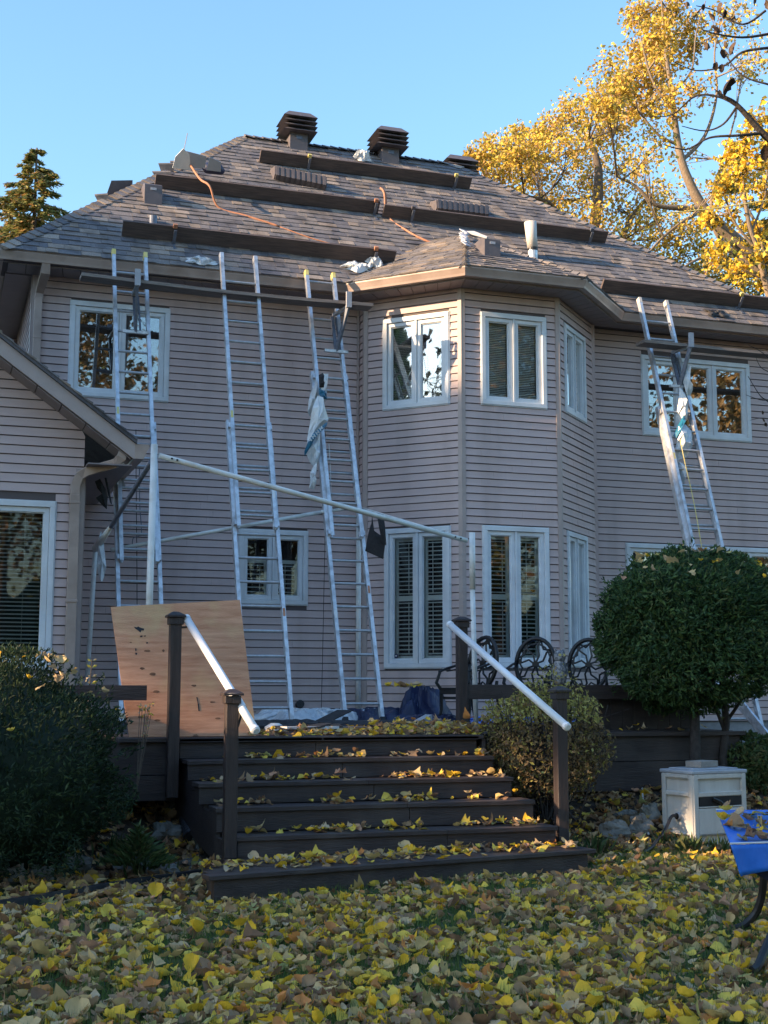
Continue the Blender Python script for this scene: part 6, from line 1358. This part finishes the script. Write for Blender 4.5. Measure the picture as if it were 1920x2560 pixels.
bl([(1620,250,0),(1560,210,.1),(1500,205,.2),(1450,245,.3),(1400,250,.3)], .016, .004); bl([(1640,285,0),(1590,290,0),(1530,295,.1),(1480,320,.2),(1430,310,.2)], .018, .004); bl([(1590,225,0),(1560,265,.1),(1520,280,.2),(1470,270,.2)], .014, .004)
bl([(1700,900,0),(1659,865,0),(1640,850,0),(1615,810,0)], .008, .003); bl([(1659,770,0),(1640,755,0),(1615,742,0)], .006, .002); bl([(1659,800,0),(1642,790,0),(1632,770,0)], .005, .002); bl([(1680,905,0),(1645,900,0),(1620,905,0)], .006, .002); bl([(1680,850,0),(1650,862,0),(1610,850,0)], .006, .002); bl([(1659,180,0),(1600,160,.1),(1560,110,.2),(1540,70,.2)], .012, .003)
obj('branches', b, M['barkdark'], T)
for k_ in range(1): pass
DL = leafm('dark_hanging_leaf', (.035,.022,.014), 1.5); DLs = leafm('dark_hanging_leaf', (.09,.055,.03), 1.4)
for (x, y, h) in [(1480,5,18),(1545,20,26),(1515,15,14),(1540,32,22),(1556,30,22),(1550,60,28),(1570,105,30),(1525,95,22),(1558,120,26),(1560,98,20),(1545,145,20),(1560,150,22),(1560,185,40),(1552,205,26),(1625,0,24),(1655,8,24),(1650,330,34),(1470,0,14),(1575,40,18),(1652,905,10),(1645,890,9),(1655,915,10)]:
    c = at(x, y, OB+rnd.uniform(-.1,.1)); s_ = h/270.; b = MB(); V = TPL[rnd.choice([3, 10, 12, 1])]; a = rnd.uniform(-.5,.5); an = rnd.uniform(0, 6.28); R3 = Matrix.Rotation(an, 3, 'Z') @ Matrix.Rotation(math.pi/2+a, 3, 'Y')
    b.add([c+R3 @ Vector(v)*s_*1.25 for v in V], LF); obj('leaf', b, rnd.choice([DL, DL, DLs]), T)
# ---------------------------------------------------------------- trees around the yard (seen mirrored in the windows), and an unseen cedar row added to block the sun
def cedar(x, y, h, rad, seed, label, group='unseen cedars added at the left to block the sun'):
    T = thing('sun_block_cedar', label, 'tree', (x, y, -.02), group); b = MB(); b.tube([(x, y, -.02), (x, y, h*.9)], [.14, .04], 7); obj('trunk', b, M['bark'], T)
    r = np.random.RandomState(seed); n = int(170*h); z = r.uniform(.15, h, n); prof_ = np.where(z > h-1.2, np.sqrt(np.clip((h-z)/1.2, 0, 1)), 1)*rad*(1-.12*z/h); a = r.uniform(0, 6.283, n); q = prof_*(1-.3*r.rand(n)**2)+r.normal(0, .05, n)
    P = np.stack([x+q*np.cos(a), y+q*np.sin(a), z], 1); cards('crown', P, np.stack([np.cos(a), np.sin(a), .3+0*a], 1)+r.normal(0, .5, P.shape), .85, M['cedar'], T, aspect=.55, seed=seed, along=np.stack([.4*np.cos(a), .4*np.sin(a), np.ones(n)], 1))
    b = MB(); b.tube([(x, y, .1), (x, y, h-1.1), (x, y, h-.35)], [rad*.72, rad*.66, rad*.3], 10); obj('solid_core', b, M['cedar'][3], T)  # solid core added so the row lets no sun through
XB = -44.; kk = 0  # row added out of view, heights set to shade house and lawn
for y in list(np.arange(1.3, 7.6, 2.2))+[9.5]+list(np.arange(12.75, 48, 2.9)):
    h_ = 21.6 if y < 9 else (23.25 if y < 32 else 20)
    if y == 9.5: h_ = 16.1
    cedar(XB+1.6*(kk % 2), y, h_+.35*math.sin(y*2.3), 2.3, 200+kk, ('southern' if y < 9 else 'northern')+' cedar in the unseen row added to block the sun' if y != 9.5 else 'lowest cedar in the added unseen row, leaving a gap for the sun'); kk += 1
def backyard_tree(x, y, h, rad, seed, mats, label, per=300, bare=False):
    r = np.random.RandomState(seed); cl = []
    for k in range(26):
        a, q, z = r.uniform(0, 6.283), rad*math.sqrt(r.rand()), r.uniform(.28, 1.0); w_ = math.sin(min(1, max(.05, (1.05-z)/.8))*math.pi/1.6); cl.append(((x+q*w_*math.cos(a), y+q*w_*math.sin(a), h*z), rad*.42, r.uniform(.6, 1.2)))
    tree('yard_tree', label, 'tree', [(x, y, -.02), (x+.2, y, h*.3), (x, y, h*.6), (x+.1, y, h*.95)], [.034*rad+.16, .22, .14, .03], [([(x, y, h*.3), (x+rad*.5, y, h*.6), (x+rad*.7, y+1, h*.8)], .12, .03), ([(x, y, h*.35), (x-rad*.5, y, h*.6), (x-rad*.7, y-1, h*.75)], .12, .03)], cl, mats, .34, per, seed, 'trees standing behind the photographer', weights=None, twigs=6, sub=18, clump=.3)
for i, (x, y, h, rad, mt, per, lb) in enumerate([(-2,-25,23,4.8,'brownleaf',300,'tall brown leaved tree behind the lawn'), (7,-27,24,4.8,'brownleaf',300,'golden tree straight behind the lawn'), (15,-24,20,4.8,'brownleaf',260,'golden brown tree opposite the bay'), (23,-20,19,5,'spruce',300,'dark green tree at the right rear of the yard'), (31,-24,21,5.5,'brownleaf',240,'tall tree at the far right rear'), (-14,-26,19,4.8,'brownleaf',90,'nearly bare tree at the left rear'), (3,-36,24,6,'spruce',320,'dark tree far behind the lawn'), (30,-9,20,4.8,'brownleaf',300,'brown leaved tree far to the right behind the camera side lawn'), (39,-15,23,5.5,'brownleaf',300,'broad brown tree beyond the right side lawn'), (-22,6,13,3.2,'brownleaf',14,'bare tree in front of the cedar row'), (-9,-6,11,2.6,'brownleaf',12,'small bare tree at the left of the lawn')]):
    backyard_tree(x, y, h, rad, 300+i, mt, lb, per)
tree('yard_tree', 'unseen round crown added over the lowest cedar to bound the sun gap', 'tree', [(-47,12,0),(-47,12,9),(-47,11.6,18),(-47,10.5,22)], [.3,.25,.2,.1], [], [((-47,9.4,21.6),2.0,1.5),((-47,8.3,21.1),1.5,1.4),((-47,10.6,21.1),1.5,1.4),((-47,9.4,23.4),1.6,1),((-47.5,8.9,20.35),.9,1.5),((-47.5,9.9,20.35),.9,1.5),((-47.5,9.4,20.3),.9,1.5)], 'cedar', .5, 900, 441, twigs=3, sub=30, clump=.3)  # crown added out of view; its underside trims the sun patch
b = MB(); r9 = random.Random(5)
def belt(x0, y0, x1, y1, h, n):
    vs = []
    for i in range(n+1):
        t = i/n; hh9 = h*(1+.18*math.sin(i*1.7)+.12*r9.uniform(-1, 1)); vs += [(x0+(x1-x0)*t, y0+(y1-y0)*t, -.05), (x0+(x1-x0)*t+r9.uniform(-1, 1), y0+(y1-y0)*t+r9.uniform(-1, 1), hh9*.6), (x0+(x1-x0)*t, y0+(y1-y0)*t+r9.uniform(-1, 1), hh9)]
    b.add(vs, [(3*i+k, 3*i+3+k, 3*i+4+k, 3*i+1+k) for i in range(n) for k in (0, 1)])
belt(-60, -52, 75, -52, 8, 90); belt(75, -52, 75, 60, 8, 70)  # belts added out of view to block the bright horizon in reflections
tag(obj('woods_screen', b, M['cedar'][3]), 'unseen dark screen of woods added behind the yard to darken the window reflections', None, None, 'stuff')
